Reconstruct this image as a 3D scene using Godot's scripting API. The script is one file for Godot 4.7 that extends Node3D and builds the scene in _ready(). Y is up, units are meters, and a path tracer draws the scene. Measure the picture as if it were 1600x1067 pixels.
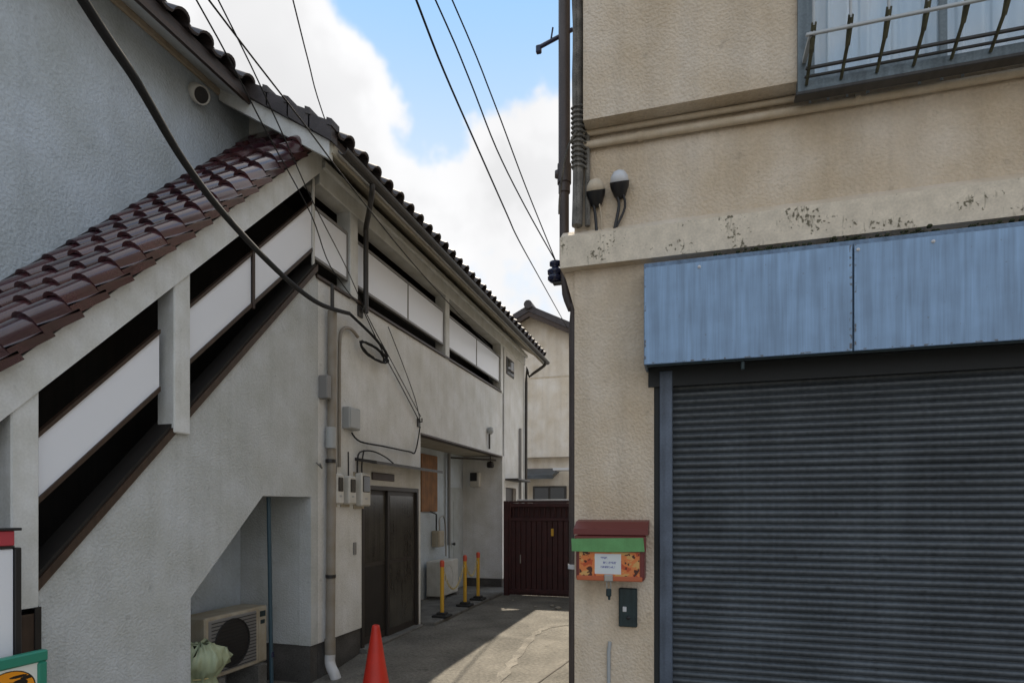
extends Node3D
# A narrow alley between a white apartment block with an outside stair and a cream shop house with a shutter.

var M := {}
var used := {}
var rng := RandomNumberGenerator.new()

# ---------------------------------------------------------------- small helpers
func V(x, y, z) -> Vector3:
	return Vector3(x, y, z)

func S() -> SurfaceTool:
	var st := SurfaceTool.new()
	st.begin(Mesh.PRIMITIVE_TRIANGLES)
	st.set_smooth_group(-1)
	return st

func tri(st: SurfaceTool, a: Vector3, b: Vector3, c: Vector3, away: Vector3) -> void:
	var n := (a - c).cross(a - b)
	if n.dot((a + b + c) / 3.0 - away) < 0.0:
		st.add_vertex(a); st.add_vertex(c); st.add_vertex(b)
	else:
		st.add_vertex(a); st.add_vertex(b); st.add_vertex(c)

func quad(st: SurfaceTool, a: Vector3, b: Vector3, c: Vector3, d: Vector3, away: Vector3) -> void:
	tri(st, a, b, c, away); tri(st, a, c, d, away)

# box between two corners, its edges chamfered by bev
func bx(st: SurfaceTool, p: Vector3, q: Vector3, bev := 0.0) -> SurfaceTool:
	var lo := Vector3(minf(p.x, q.x), minf(p.y, q.y), minf(p.z, q.z))
	var hi := Vector3(maxf(p.x, q.x), maxf(p.y, q.y), maxf(p.z, q.z))
	var c := (lo + hi) * 0.5
	var h := (hi - lo) * 0.5
	var b: float = minf(bev, minf(h.x, minf(h.y, h.z)) * 0.6)
	var vt := func(sx, sy, sz, ax):
		var s := Vector3(sx, sy, sz)
		var r := Vector3()
		for i in 3:
			r[i] = c[i] + s[i] * (h[i] if i == ax else h[i] - b)
		return r
	for ax in 3:
		var u := (ax + 1) % 3
		var w := (ax + 2) % 3
		for sg in [-1.0, 1.0]:
			var k := []
			for e in [[-1.0, -1.0], [1.0, -1.0], [1.0, 1.0], [-1.0, 1.0]]:
				var s := Vector3()
				s[ax] = sg; s[u] = e[0]; s[w] = e[1]
				k.append(vt.call(s.x, s.y, s.z, ax))
			quad(st, k[0], k[1], k[2], k[3], c)
		if b > 0.0:
			for e in [[-1.0, -1.0], [1.0, -1.0], [1.0, 1.0], [-1.0, 1.0]]:
				var s0 := Vector3()
				var s1 := Vector3()
				s0[ax] = -1.0; s1[ax] = 1.0
				s0[u] = e[0]; s1[u] = e[0]; s0[w] = e[1]; s1[w] = e[1]
				quad(st, vt.call(s0.x, s0.y, s0.z, u), vt.call(s1.x, s1.y, s1.z, u), vt.call(s1.x, s1.y, s1.z, w), vt.call(s0.x, s0.y, s0.z, w), c)
	if b > 0.0:
		for sx in [-1.0, 1.0]:
			for sy in [-1.0, 1.0]:
				for sz in [-1.0, 1.0]:
					tri(st, vt.call(sx, sy, sz, 0), vt.call(sx, sy, sz, 1), vt.call(sx, sy, sz, 2), c)
	return st

func at3(ax: String, p: Vector2, k: float) -> Vector3:
	if ax == "x":
		return Vector3(k, p.y, p.x)
	if ax == "z":
		return Vector3(p.x, p.y, k)
	return Vector3(p.x, k, p.y)

# polygon pushed along an axis; "x": points are (z, y), "z": points are (x, y), "y": points are (x, z)
func prism(st: SurfaceTool, ax: String, pts: Array, k0: float, k1: float) -> SurfaceTool:
	var poly := PackedVector2Array(pts)
	var idx := Geometry2D.triangulate_polygon(poly)
	var lo := minf(k0, k1)
	var hi := maxf(k0, k1)
	var far := at3(ax, Vector2.ZERO, 1.0) - at3(ax, Vector2.ZERO, 0.0)
	for i in range(0, idx.size(), 3):
		for k in [lo, hi]:
			var a := at3(ax, poly[idx[i]], k)
			var away: Vector3 = a + far * (1.0 if k == lo else -1.0)
			tri(st, a, at3(ax, poly[idx[i + 1]], k), at3(ax, poly[idx[i + 2]], k), away)
	var area := 0.0
	for i in poly.size():
		area += poly[i].cross(poly[(i + 1) % poly.size()])
	for i in poly.size():
		var p := poly[i]
		var r := poly[(i + 1) % poly.size()]
		var d := (r - p).normalized()
		var out := Vector2(d.y, -d.x) * signf(area)
		var mid := (p + r) * 0.5 - out
		quad(st, at3(ax, p, lo), at3(ax, r, lo), at3(ax, r, hi), at3(ax, p, hi), at3(ax, mid, (lo + hi) * 0.5))
	return st

func tube(st: SurfaceTool, pts: Array, r: float, n := 8, r1 := -1.0) -> SurfaceTool:
	st.set_smooth_group(0)
	var rings := []
	var up := Vector3.UP
	for i in pts.size():
		var d: Vector3
		if i == 0:
			d = pts[1] - pts[0]
		elif i == pts.size() - 1:
			d = pts[i] - pts[i - 1]
		else:
			d = (pts[i] - pts[i - 1]).normalized() + (pts[i + 1] - pts[i]).normalized()
		d = d.normalized()
		if i == 0 and absf(d.dot(up)) > 0.95:
			up = Vector3.RIGHT
		var s := d.cross(up).normalized()
		up = s.cross(d).normalized()
		var rr: float = r if r1 < 0.0 else lerpf(r, r1, float(i) / (pts.size() - 1))
		var ring := []
		for k in n:
			var a := TAU * k / n
			ring.append(pts[i] + (s * cos(a) + up * sin(a)) * rr)
		rings.append(ring)
	for i in rings.size() - 1:
		var m: Vector3 = (pts[i] + pts[i + 1]) * 0.5
		for k in n:
			quad(st, rings[i][k], rings[i][(k + 1) % n], rings[i + 1][(k + 1) % n], rings[i + 1][k], m)
	st.set_smooth_group(-1)
	for k in n:
		tri(st, pts[0], rings[0][k], rings[0][(k + 1) % n], pts[1])
		tri(st, pts[-1], rings[-1][k], rings[-1][(k + 1) % n], pts[-2])
	return st

# (radius, height) pairs turned about an axis through base
func lathe(st: SurfaceTool, base: Vector3, prof: Array, n := 16, basis := Basis()) -> SurfaceTool:
	st.set_smooth_group(0)
	for i in prof.size() - 1:
		for k in n:
			var a0 := TAU * k / n
			var a1 := TAU * (k + 1) / n
			var p := []
			for e in [[i, a0], [i, a1], [i + 1, a1], [i + 1, a0]]:
				p.append(base + basis * Vector3(cos(e[1]) * prof[e[0]].x, prof[e[0]].y, sin(e[1]) * prof[e[0]].x))
			var dh: float = prof[i + 1].y - prof[i].y
			var dr: float = prof[i + 1].x - prof[i].x
			var am := (a0 + a1) * 0.5
			var nrm := basis * Vector3(cos(am) * dh, -dr, sin(am) * dh)
			var mid: Vector3 = (p[0] + p[1] + p[2] + p[3]) * 0.25
			if p[0].distance_squared_to(p[1]) > 1e-10:
				tri(st, p[0], p[1], p[2], mid - nrm)
			if p[2].distance_squared_to(p[3]) > 1e-10:
				tri(st, p[0], p[2], p[3], mid - nrm)
	st.set_smooth_group(-1)
	return st

func smooth(pts: Array, steps := 6) -> Array:
	var c := Curve3D.new()
	for i in pts.size():
		var t := Vector3.ZERO
		if i > 0 and i < pts.size() - 1:
			t = (pts[i + 1] - pts[i - 1]) / 6.0
		c.add_point(pts[i], -t, t)
	var out := []
	for i in pts.size() - 1:
		for k in steps:
			out.append(c.sample(i, float(k) / steps))
	out.append(pts[-1])
	return out

func mesh_of(st: SurfaceTool) -> ArrayMesh:
	st.generate_normals()
	st.index()
	return st.commit()

func numbered(called: String) -> String:
	used[called] = used.get(called, 0) + 1
	return called if used[called] == 1 else "%s_%03d" % [called, used[called] - 1]

func tag(o: Node3D, label := "", category := "", group := "", kind := "") -> void:
	for e in [["label", label], ["category", category], ["group", group], ["kind", kind]]:
		if e[1] != "":
			o.set_meta(e[0], e[1])

# a thing: a Node3D at its base
func thing(called: String, base: Vector3, label: String, category: String, group := "") -> Node3D:
	var o := Node3D.new()
	o.name = numbered(called)
	add_child(o)
	o.position = base
	tag(o, label, category, group)
	return o

# a part whose shape is given in world coordinates
func part(called: String, st: SurfaceTool, m: Material, parent: Node3D) -> MeshInstance3D:
	var o := MeshInstance3D.new()
	o.name = called
	o.mesh = mesh_of(st)
	o.material_override = m
	parent.add_child(o, true)
	o.position = -parent.global_position
	o.cast_shadow = GeometryInstance3D.SHADOW_CASTING_SETTING_ON
	return o

# a copy of a shared mesh as a part, placed in the world
func piece(called: String, mesh: Mesh, m: Material, parent: Node3D, tr: Transform3D) -> MeshInstance3D:
	var o := MeshInstance3D.new()
	o.name = called
	o.mesh = mesh
	o.material_override = m
	parent.add_child(o, true)
	o.transform = Transform3D(tr.basis, tr.origin - parent.global_position)
	return o

# a thing of one mesh, shape in world coordinates relative to its base
func single(called: String, st: SurfaceTool, m: Material, label: String, category: String, group := "", kind := "") -> MeshInstance3D:
	var o := MeshInstance3D.new()
	o.name = numbered(called)
	o.mesh = mesh_of(st)
	o.material_override = m
	add_child(o)
	tag(o, label, category, group, kind)
	return o

# ---------------------------------------------------------------- materials
func srgb(r: float, g: float, b: float) -> Color:
	return Color(r, g, b).linear_to_srgb()

func noise(sd: int, freq: float, oct: int, w: int, h: int, type := FastNoiseLite.TYPE_SIMPLEX_SMOOTH) -> Image:
	var f := FastNoiseLite.new()
	f.seed = sd
	f.noise_type = type
	f.frequency = freq
	f.fractal_octaves = oct
	return f.get_seamless_image(w, h)

# grey-ish multiplier map: blotches, fine grain and downward streaks
func wear(sd: int, blot: float, grain: float, streak: float, spots := 0.0, tint := Color(1, 1, 1), n := 512) -> ImageTexture:
	var a := noise(sd, 4.0 / n, 4, n, n)
	var b := noise(sd + 1, 60.0 / n, 2, n, n)
	var c := noise(sd + 2, 0.03, 3, n, 16)
	c.resize(n, n, Image.INTERPOLATE_CUBIC)
	var d := noise(sd + 3, 14.0 / n, 5, n, n)
	var out := Image.create(n, n, false, Image.FORMAT_RGB8)
	for y in n:
		for x in n:
			var va := a.get_pixel(x, y).r
			var v := 1.0 - blot * (1.0 - va) - grain * (1.0 - b.get_pixel(x, y).r) - streak * maxf(0.0, 0.62 - c.get_pixel(x, y).r) * 1.6
			var s := clampf((d.get_pixel(x, y).r - 0.80) * 9.0, 0.0, 1.0) * spots
			v *= 1.0 - s
			var t := (1.0 - va) * 0.6
			out.set_pixel(x, y, Color(v * lerpf(1.0, tint.r, t), v * lerpf(1.0, tint.g, t), v * lerpf(1.0, tint.b, t)))
	out.generate_mipmaps()
	return ImageTexture.create_from_image(out)

func bumps(sd: int, freq: float, oct: int, strength: float, n := 1024, type := FastNoiseLite.TYPE_SIMPLEX_SMOOTH) -> ImageTexture:
	var a := noise(sd, freq, oct, n, n, type)
	a.convert(Image.FORMAT_RGBA8)
	a.bump_map_to_normal_map(strength)
	a.generate_mipmaps()
	return ImageTexture.create_from_image(a)

func mat(col: Color, rough := 0.8, metal := 0.0, tex: Texture2D = null, scale := 0.4, norm: Texture2D = null, nscale := 1.0) -> StandardMaterial3D:
	var m := StandardMaterial3D.new()
	m.albedo_color = col
	m.roughness = rough
	m.metallic = metal
	if tex or norm:
		m.uv1_triplanar = true
		m.uv1_world_triplanar = true
		m.uv1_scale = Vector3(scale, scale, scale)
	if tex:
		m.albedo_texture = tex
	if norm:
		m.normal_enabled = true
		m.normal_texture = norm
		m.normal_scale = nscale
	return m

func make_materials() -> void:
	var w1 := wear(11, 0.09, 0.06, 0.030, 0.06, Color(0.98, 0.97, 0.92))
	var w2 := wear(31, 0.09, 0.06, 0.04, 0.08, Color(1.0, 0.94, 0.84))
	var w3 := wear(51, 0.25, 0.22, 0.0, 0.25)
	var w4 := wear(71, 0.18, 0.12, 0.16, 0.1)
	var stucco := bumps(5, 0.09, 3, 2.6)
	var rough_n := bumps(8, 0.12, 3, 5.0)
	M.alley_wall = mat(srgb(0.77, 0.79, 0.81), 0.9, 0, w1, 0.45, stucco, 0.7)  # copy of the stair wall plaster, lightened to offset shade in the alley
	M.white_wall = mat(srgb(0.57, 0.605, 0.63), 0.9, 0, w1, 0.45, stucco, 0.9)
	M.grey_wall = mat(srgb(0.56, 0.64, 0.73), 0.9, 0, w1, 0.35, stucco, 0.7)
	M.trim_white = mat(srgb(0.73, 0.76, 0.78), 0.65, 0, w1, 0.8, rough_n, 0.15)
	M.soffit = mat(srgb(0.48, 0.46, 0.40), 0.8, 0, w2, 0.7)
	M.panel = mat(srgb(0.76, 0.80, 0.87), 0.3)
	M.dark_wood = mat(srgb(0.020, 0.016, 0.013), 0.7, 0, w4, 1.2)
	M.brown = mat(srgb(0.060, 0.034, 0.022), 0.5, 0, w4, 1.5)
	M.painted_shade = mat(srgb(0.022, 0.019, 0.016), 0.85, 0, w4, 0.9)  # near-black, paints in the shade behind the rail panels
	M.foundation = mat(srgb(0.13, 0.125, 0.12), 0.95, 0, w3, 0.8, rough_n, 0.7)
	M.concrete = mat(srgb(0.24, 0.235, 0.22), 0.95, 0, w3, 0.7, rough_n, 0.5)
	M.road = mat(srgb(0.28, 0.262, 0.226), 0.95, 0, w3, 0.33, rough_n, 0.6)
	M.patch = mat(srgb(0.36, 0.335, 0.29), 0.95, 0, w3, 0.6, rough_n, 0.6)
	M.crack = mat(srgb(0.10, 0.09, 0.08), 1.0)
	M.cream = mat(srgb(0.70, 0.615, 0.51), 0.92, 0, w2, 0.5, stucco, 1.0)
	M.cream_far = mat(srgb(0.76, 0.72, 0.66), 0.9, 0, w2, 0.3)
	M.blue_metal = mat(srgb(0.19, 0.30, 0.46), 0.45, 0.1, w4, 1.0)
	M.slat = mat(srgb(0.125, 0.145, 0.165), 0.45, 0.2, w3, 0.5)
	M.slat_dark = mat(srgb(0.015, 0.018, 0.02), 0.7)
	M.rail_metal = mat(srgb(0.12, 0.155, 0.215), 0.45, 0.2, w4, 1.0)
	M.red_tile = mat(srgb(0.085, 0.022, 0.030), 0.22, 0, w3, 1.3)
	M.red_tile.clearcoat_enabled = true
	M.red_tile.clearcoat = 0.8
	M.red_tile.clearcoat_roughness = 0.18
	M.red_tile_b = M.red_tile.duplicate()
	M.red_tile_b.albedo_color = srgb(0.11, 0.034, 0.040)
	M.red_tile_c = M.red_tile.duplicate()
	M.red_tile_c.albedo_color = srgb(0.062, 0.018, 0.030)
	M.dark_tile = mat(srgb(0.075, 0.062, 0.065), 0.6, 0, w3, 1.1)
	M.dark_tile_b = mat(srgb(0.10, 0.085, 0.085), 0.6, 0, w3, 1.1)
	M.gutter = mat(srgb(0.055, 0.052, 0.05), 0.5, 0, w4, 1.0)
	M.pipe_beige = mat(srgb(0.30, 0.28, 0.25), 0.55, 0, w2, 1.0)
	M.pipe_cream = mat(srgb(0.60, 0.52, 0.41), 0.7, 0, w2, 1.2)
	M.pipe_brown = mat(srgb(0.10, 0.078, 0.072), 0.5, 0, w4, 1.0)
	M.pipe_flaky = mat(srgb(0.46, 0.43, 0.38), 0.9, 0, wear(91, 0.3, 0.4, 0.2, 0.9), 2.2, rough_n, 1.0)
	M.pipe_grey = mat(srgb(0.20, 0.20, 0.20), 0.5)
	M.white_plastic = mat(srgb(0.62, 0.62, 0.60), 0.5, 0, w1, 1.0)
	M.ivory = mat(srgb(0.46, 0.43, 0.36), 0.55, 0, w2, 1.2)
	M.grey_box = mat(srgb(0.34, 0.36, 0.37), 0.5)
	M.black = mat(srgb(0.012, 0.012, 0.014), 0.45)
	M.cable = mat(srgb(0.012, 0.013, 0.015), 0.9)
	M.navy = mat(srgb(0.012, 0.016, 0.05), 0.15)
	M.porcelain = mat(srgb(0.55, 0.56, 0.58), 0.25)
	M.glass_dark = mat(srgb(0.02, 0.022, 0.024), 0.08)
	M.door_glass = mat(srgb(0.085, 0.082, 0.072), 0.25, 0, w4, 0.6)
	M.door_frame = mat(srgb(0.030, 0.025, 0.022), 0.5)
	M.maroon = mat(srgb(0.065, 0.013, 0.014), 0.55, 0, w4, 1.2)
	M.orange_board = mat(srgb(0.34, 0.15, 0.045), 0.7, 0, w4, 1.0)
	M.white_door = mat(srgb(0.42, 0.46, 0.49), 0.5, 0, w1, 0.8)
	M.yellow = mat(srgb(0.62, 0.36, 0.035), 0.45)
	M.red_orange = mat(srgb(0.55, 0.07, 0.03), 0.4)
	M.cone_red = mat(srgb(0.62, 0.028, 0.014), 0.45, 0, w1, 1.5)
	M.rubber = mat(srgb(0.02, 0.02, 0.02), 0.8)
	M.chain = mat(srgb(0.60, 0.50, 0.25), 0.5)
	M.alu = mat(srgb(0.20, 0.25, 0.28), 0.4, 0.3, w4, 1.0)
	M.grille_white = mat(srgb(0.40, 0.43, 0.45), 0.5)
	M.grille_worn = mat(srgb(0.24, 0.235, 0.13), 0.8, 0, wear(131, 0.5, 0.4, 0.0, 0.8), 4.0)
	M.curtain = mat(srgb(0.66, 0.74, 0.82), 0.9)
	M.room = mat(srgb(0.10, 0.10, 0.10), 0.9)
	M.pane = mat(Color(0.75, 0.85, 0.92, 0.16), 0.03)
	M.pane.transparency = BaseMaterial3D.TRANSPARENCY_ALPHA
	M.mail_red = mat(srgb(0.13, 0.020, 0.018), 0.4)
	M.mail_orange = mat(srgb(0.42, 0.10, 0.035), 0.5)
	M.mail_green = mat(srgb(0.13, 0.36, 0.13), 0.55, 0, w1, 2.0)
	M.plate = mat(srgb(0.030, 0.055, 0.062), 0.4, 0.4, w4, 2.0)
	M.teal = mat(srgb(0.02, 0.22, 0.15), 0.4)
	M.green_sheet = mat(srgb(0.46, 0.55, 0.38), 0.5, 0, w2, 2.0)
	M.green_sheet.backlight_enabled = true
	M.green_sheet.backlight = Color(0.15, 0.2, 0.12)
	M.blue_pole = mat(srgb(0.025, 0.06, 0.085), 0.5)
	M.moss = mat(srgb(0.030, 0.034, 0.014), 1.0)
	M.sign_red = mat(srgb(0.42, 0.05, 0.07), 0.4)
	M.sign_pink = mat(srgb(0.55, 0.22, 0.25), 0.4)
	M.steel = mat(srgb(0.35, 0.35, 0.34), 0.35, 0.8)
	M.stone = mat(srgb(0.25, 0.23, 0.2), 0.95)

# an image drawn by a function of (u, v), v downwards
func drawn(w: int, h: int, f: Callable, rough := 0.6) -> StandardMaterial3D:
	var im := Image.create(w, h, false, Image.FORMAT_RGB8)
	for y in h:
		for x in w:
			im.set_pixel(x, y, f.call((x + 0.5) / w, (y + 0.5) / h))
	im.generate_mipmaps()
	var m := StandardMaterial3D.new()
	m.albedo_texture = ImageTexture.create_from_image(im)
	m.roughness = rough
	return m

# a flat sheet with uv, corners: top start, top end, bottom end, bottom start
func sheet(a: Vector3, b: Vector3, c: Vector3, d: Vector3) -> SurfaceTool:
	var st := S()
	for e in [[a, 0, 0], [b, 1, 0], [c, 1, 1], [a, 0, 0], [c, 1, 1], [d, 0, 1]]:
		st.set_uv(Vector2(e[1], e[2]))
		st.add_vertex(e[0])
	return st

# ---------------------------------------------------------------- sky
func cloud_sky() -> Sky:
	var w := 2048
	var h := 1024
	var im := Image.create(w, h, false, Image.FORMAT_RGBF)
	im.fill(Color(0.20, 0.19, 0.18))
	var f := FastNoiseLite.new()
	f.seed = 7
	f.noise_type = FastNoiseLite.TYPE_SIMPLEX_SMOOTH
	f.frequency = 1.0
	f.fractal_octaves = 6
	f.fractal_gain = 0.55
	var g := FastNoiseLite.new()
	g.seed = 21
	g.frequency = 3.2
	g.fractal_octaves = 4
	var fine := FastNoiseLite.new()
	fine.seed = 33
	fine.frequency = 13.0
	fine.fractal_octaves = 5
	fine.fractal_gain = 0.6
	# cloud banks (+) and clear gaps (-): direction, tightness, amount
	var lobes := []
	for e in LOBES:
		lobes.append([Vector3(e[0], e[1], e[2]).normalized(), e[3], e[4]])
	for y in h / 2 + 6:
		var el := PI * (0.5 - (y + 0.5) / h)
		var ce := cos(el)
		var se := sin(el)
		var air := Color(0.34, 0.62, 1.0).lerp(Color(0.80, 0.88, 0.98), smoothstep(0.72, 0.34, se))
		for x in w:
			var az := TAU * ((x + 0.5) / w)
			var d := Vector3(sin(az) * ce, se, -cos(az) * ce)
			var p := d * 1.5 + Vector3(0, se * 0.6, 0)
			var v := f.get_noise_3dv(p) * 1.1 + 0.10 + 0.30 * (1.0 - se) * (1.0 - se)
			v += g.get_noise_3dv(d * 1.6 + Vector3(5, 0, 0)) * 0.30 + fine.get_noise_3dv(d) * 0.42
			for l in lobes:
				var t: float = d.dot(l[0])
				if t > 0.5:
					v += l[2] * exp((t - 1.0) * l[1])
			var cover := smoothstep(-0.12, 0.22, v)
			var body := g.get_noise_3dv(d * 1.1)
			var lum := 0.93 + 0.10 * body - 0.10 * smoothstep(0.35, 0.95, v)
			im.set_pixel(x, y, air.lerp(Color(lum, lum, lum * 1.01), cover))
	var m := PanoramaSkyMaterial.new()
	m.panorama = ImageTexture.create_from_image(im)
	var sky := Sky.new()
	sky.sky_material = m
	return sky

const LOBES := [
	[-0.503, 0.588, -0.634, 150.0, 0.45], [-0.478, 0.557, -0.679, 200.0, 0.5], [-0.429, 0.542, -0.722, 260.0, 0.45], [-0.425, 0.479, -0.768, 220.0, 0.45],
	[-0.342, 0.442, -0.829, 60.0, 0.35], [-0.180, 0.500, -0.847, 160.0, 0.35],
	[-0.385, 0.640, -0.665, 300.0, -0.60], [-0.304, 0.610, -0.732, 130.0, -0.75], [-0.219, 0.640, -0.737, 130.0, -0.60], [-0.330, 0.535, -0.778, 450.0, -0.50], [-0.377, 0.511, -0.773, 900.0, -0.45],
]

func _ready() -> void:
	rng.seed = 4242
	# ---- camera: level, lens shifted up
	var cam := Camera3D.new()
	cam.name = "camera"
	add_child(cam)
	cam.projection = Camera3D.PROJECTION_FRUSTUM
	cam.near = 0.05
	cam.far = 400.0
	cam.size = 0.05 * 1067.0 / 938.0
	cam.frustum_offset = Vector2(0, 0.05 * 261.5 / 938.0)
	cam.position = Vector3(0, 1.65, 0)
	cam.rotation.y = atan(275.0 / 938.0)
	cam.current = true
	# ---- sky, sun, exposure
	var we := WorldEnvironment.new()
	we.name = "environment"
	var env := Environment.new()
	env.background_mode = Environment.BG_SKY
	env.sky = cloud_sky()
	env.tonemap_mode = Environment.TONE_MAPPER_LINEAR
	env.background_energy_multiplier = 0.76
	env.tonemap_exposure = 1.37
	env.sdfgi_enabled = true
	env.ssao_enabled = true
	env.ssil_enabled = true
	we.environment = env
	add_child(we)
	var sun := DirectionalLight3D.new()
	sun.name = "sun"
	add_child(sun)
	sun.light_energy = 1.6
	sun.light_color = Color(1.0, 0.95, 0.87)
	sun.light_angular_distance = 0.5
	sun.shadow_enabled = true
	sun.look_at_from_position(Vector3.ZERO, Vector3(0.137, -1.0, 0.80), Vector3.FORWARD)

	make_materials()
	ground()
	apartment()
	shop()
	far_house()
	alley_things()
	street_things()
	cables()

func gy(z: float, x := -1.0) -> float:
	return -0.18 * smoothstep(-5.7, -3.6, z) - 0.09 * smoothstep(-3.15, -3.5, x) * smoothstep(-6.5, -5.6, z)

func ground() -> void:
	var st := S()
	st.set_smooth_group(0)
	var zs := [-200.0, -60.0, -30.0, -16.0, -12.0, -9.0, -7.0, -6.3, -6.0, -5.7, -5.4, -5.1, -4.8, -4.5, -4.2, -3.9, -3.6, -2.0, 5.0, 30.0, 200.0]
	var xs := [-200.0, -40.0, -12.0, -5.0, -3.5, -3.42, -3.33, -3.24, -3.15, -3.0, -1.0, 1.0, 6.0, 40.0, 200.0]
	for i in zs.size() - 1:
		for j in xs.size() - 1:
			quad(st, V(xs[j], gy(zs[i], xs[j]), zs[i]), V(xs[j + 1], gy(zs[i], xs[j + 1]), zs[i]), V(xs[j + 1], gy(zs[i + 1], xs[j + 1]), zs[i + 1]), V(xs[j], gy(zs[i + 1], xs[j]), zs[i + 1]), V(xs[j], -9, zs[i]))
	single("ground", st, M.road, "", "", "", "structure")
	# repair strip in paler mortar that bends across the alley
	var strip := S()
	var path := smooth([V(-1.72, 0.004, -5.2), V(-1.78, 0.004, -5.9), V(-1.85, 0.004, -6.6), V(-1.93, 0.004, -7.6), V(-1.88, 0.004, -8.1), V(-1.62, 0.004, -8.4), V(-1.1, 0.004, -8.5), V(-0.7, 0.004, -8.52)])
	for i in path.size():
		path[i].y = gy(path[i].z) + 0.005
	for i in path.size() - 1:
		var d: Vector3 = (path[i + 1] - path[i]).normalized().cross(Vector3.UP)
		var w0 := 0.045 + 0.018 * sin(i * 1.7) + 0.01 * sin(i * 4.1)
		var w1 := 0.045 + 0.018 * sin((i + 1) * 1.7) + 0.01 * sin((i + 1) * 4.1)
		quad(strip, path[i] - d * w0, path[i] + d * w0, path[i + 1] + d * w1, path[i + 1] - d * w1, path[i] - Vector3.UP)
	var o := single("pavement_repair_strip", strip, M.patch, "", "", "", "structure")
	var ck := S()
	var cp := [V(-1.45, 0.004, -5.1), V(-1.36, 0.004, -5.55), V(-1.31, 0.004, -5.9), V(-1.24, 0.004, -6.4), V(-1.20, 0.004, -7.0), V(-1.06, 0.004, -7.6), V(-1.0, 0.004, -8.3)]
	cp = smooth(cp, 5)
	for i in cp.size():
		cp[i].y = gy(cp[i].z) + 0.006
	for i in cp.size() - 1:
		var d2: Vector3 = (cp[i + 1] - cp[i]).normalized().cross(Vector3.UP) * 0.006
		quad(ck, cp[i] - d2, cp[i] + d2, cp[i + 1] + d2, cp[i + 1] - d2, cp[i] - Vector3.UP)
	single("pavement_joint", ck, M.crack, "", "", "", "structure")

# ---------------------------------------------------------------- white apartment block
const XL := -3.64
func lw(z: float) -> float: return 1.15 + 1.058 * (-2.53 - z)      # top of the stair wall
func pb(z: float) -> float: return 1.69 + 0.965 * (-2.56 - z)      # bottom of the stair panels
func pt(z: float) -> float: return 2.04 + 1.0 * (-2.56 - z)        # top of the stair panels
func bl(z: float) -> float: return 2.16 + 0.995 * (-2.38 - z)      # bottom of the bargeboard
func tl(z: float) -> float: return 2.45 + 1.0 * (-2.29 - z)        # bed of the stair roof tiles
func rf(x: float) -> float: return 5.06 + 0.63 * (-3.2 - x)        # underside of the main roof

func slope_strip(f0: Callable, f1: Callable, z0: float, z1: float, x0: float, x1: float) -> SurfaceTool:
	return prism(S(), "x", [Vector2(z0, f0.call(z0)), Vector2(z0, f1.call(z0)), Vector2(z1, f1.call(z1)), Vector2(z1, f0.call(z1))], x0, x1)

# a curved roof tile: width along x, length along +z (lower end at z = 0, upper end at -len), lying on y = 0
func tile_mesh(w: float, ln: float, hb: float, th: float, skirt := 0.0) -> ArrayMesh:
	var st := S()
	var prof := []
	var n := 9
	for i in 4:                                     # pan
		var t := 1.0 - float(i) / 4.0
		prof.append(Vector2(w * 0.5 - w * 0.62 - t * w * 0.40, -sin(t * PI) * 0.012))
	for i in n:                                     # barrel
		var a := PI * (1.0 - float(i) / (n - 1))
		prof.append(Vector2(w * 0.5 - w * 0.31 + cos(a) * w * 0.31, sin(a) * hb))
	if skirt > 0.0:                                 # verge tile: the barrel turns down past the bargeboard
		prof.append(Vector2(w * 0.5 + 0.004, -skirt * 0.5))
		prof.append(Vector2(w * 0.5 + 0.004, -skirt))
	var lift := 0.036
	for i in prof.size() - 1:
		var p: Vector2 = prof[i]
		var r: Vector2 = prof[i + 1]
		st.set_smooth_group(0)
		quad(st, V(p.x, p.y + lift, 0), V(r.x, r.y + lift, 0), V(r.x, r.y, -ln), V(p.x, p.y, -ln), V(p.x, -1, -ln * 0.5))
		st.set_smooth_group(-1)
		quad(st, V(p.x, p.y + lift, 0), V(r.x, r.y + lift, 0), V(r.x * 0.98, r.y + lift - th, 0.0), V(p.x * 0.98, p.y + lift - th, 0.0), V(p.x, p.y, -1))
		quad(st, V(p.x * 0.98, p.y + lift - th, 0), V(r.x * 0.98, r.y + lift - th, 0), V(r.x, r.y - th, -ln), V(p.x, p.y - th, -ln), V(p.x, 9, -ln * 0.5))
	return mesh_of(st)

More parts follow.
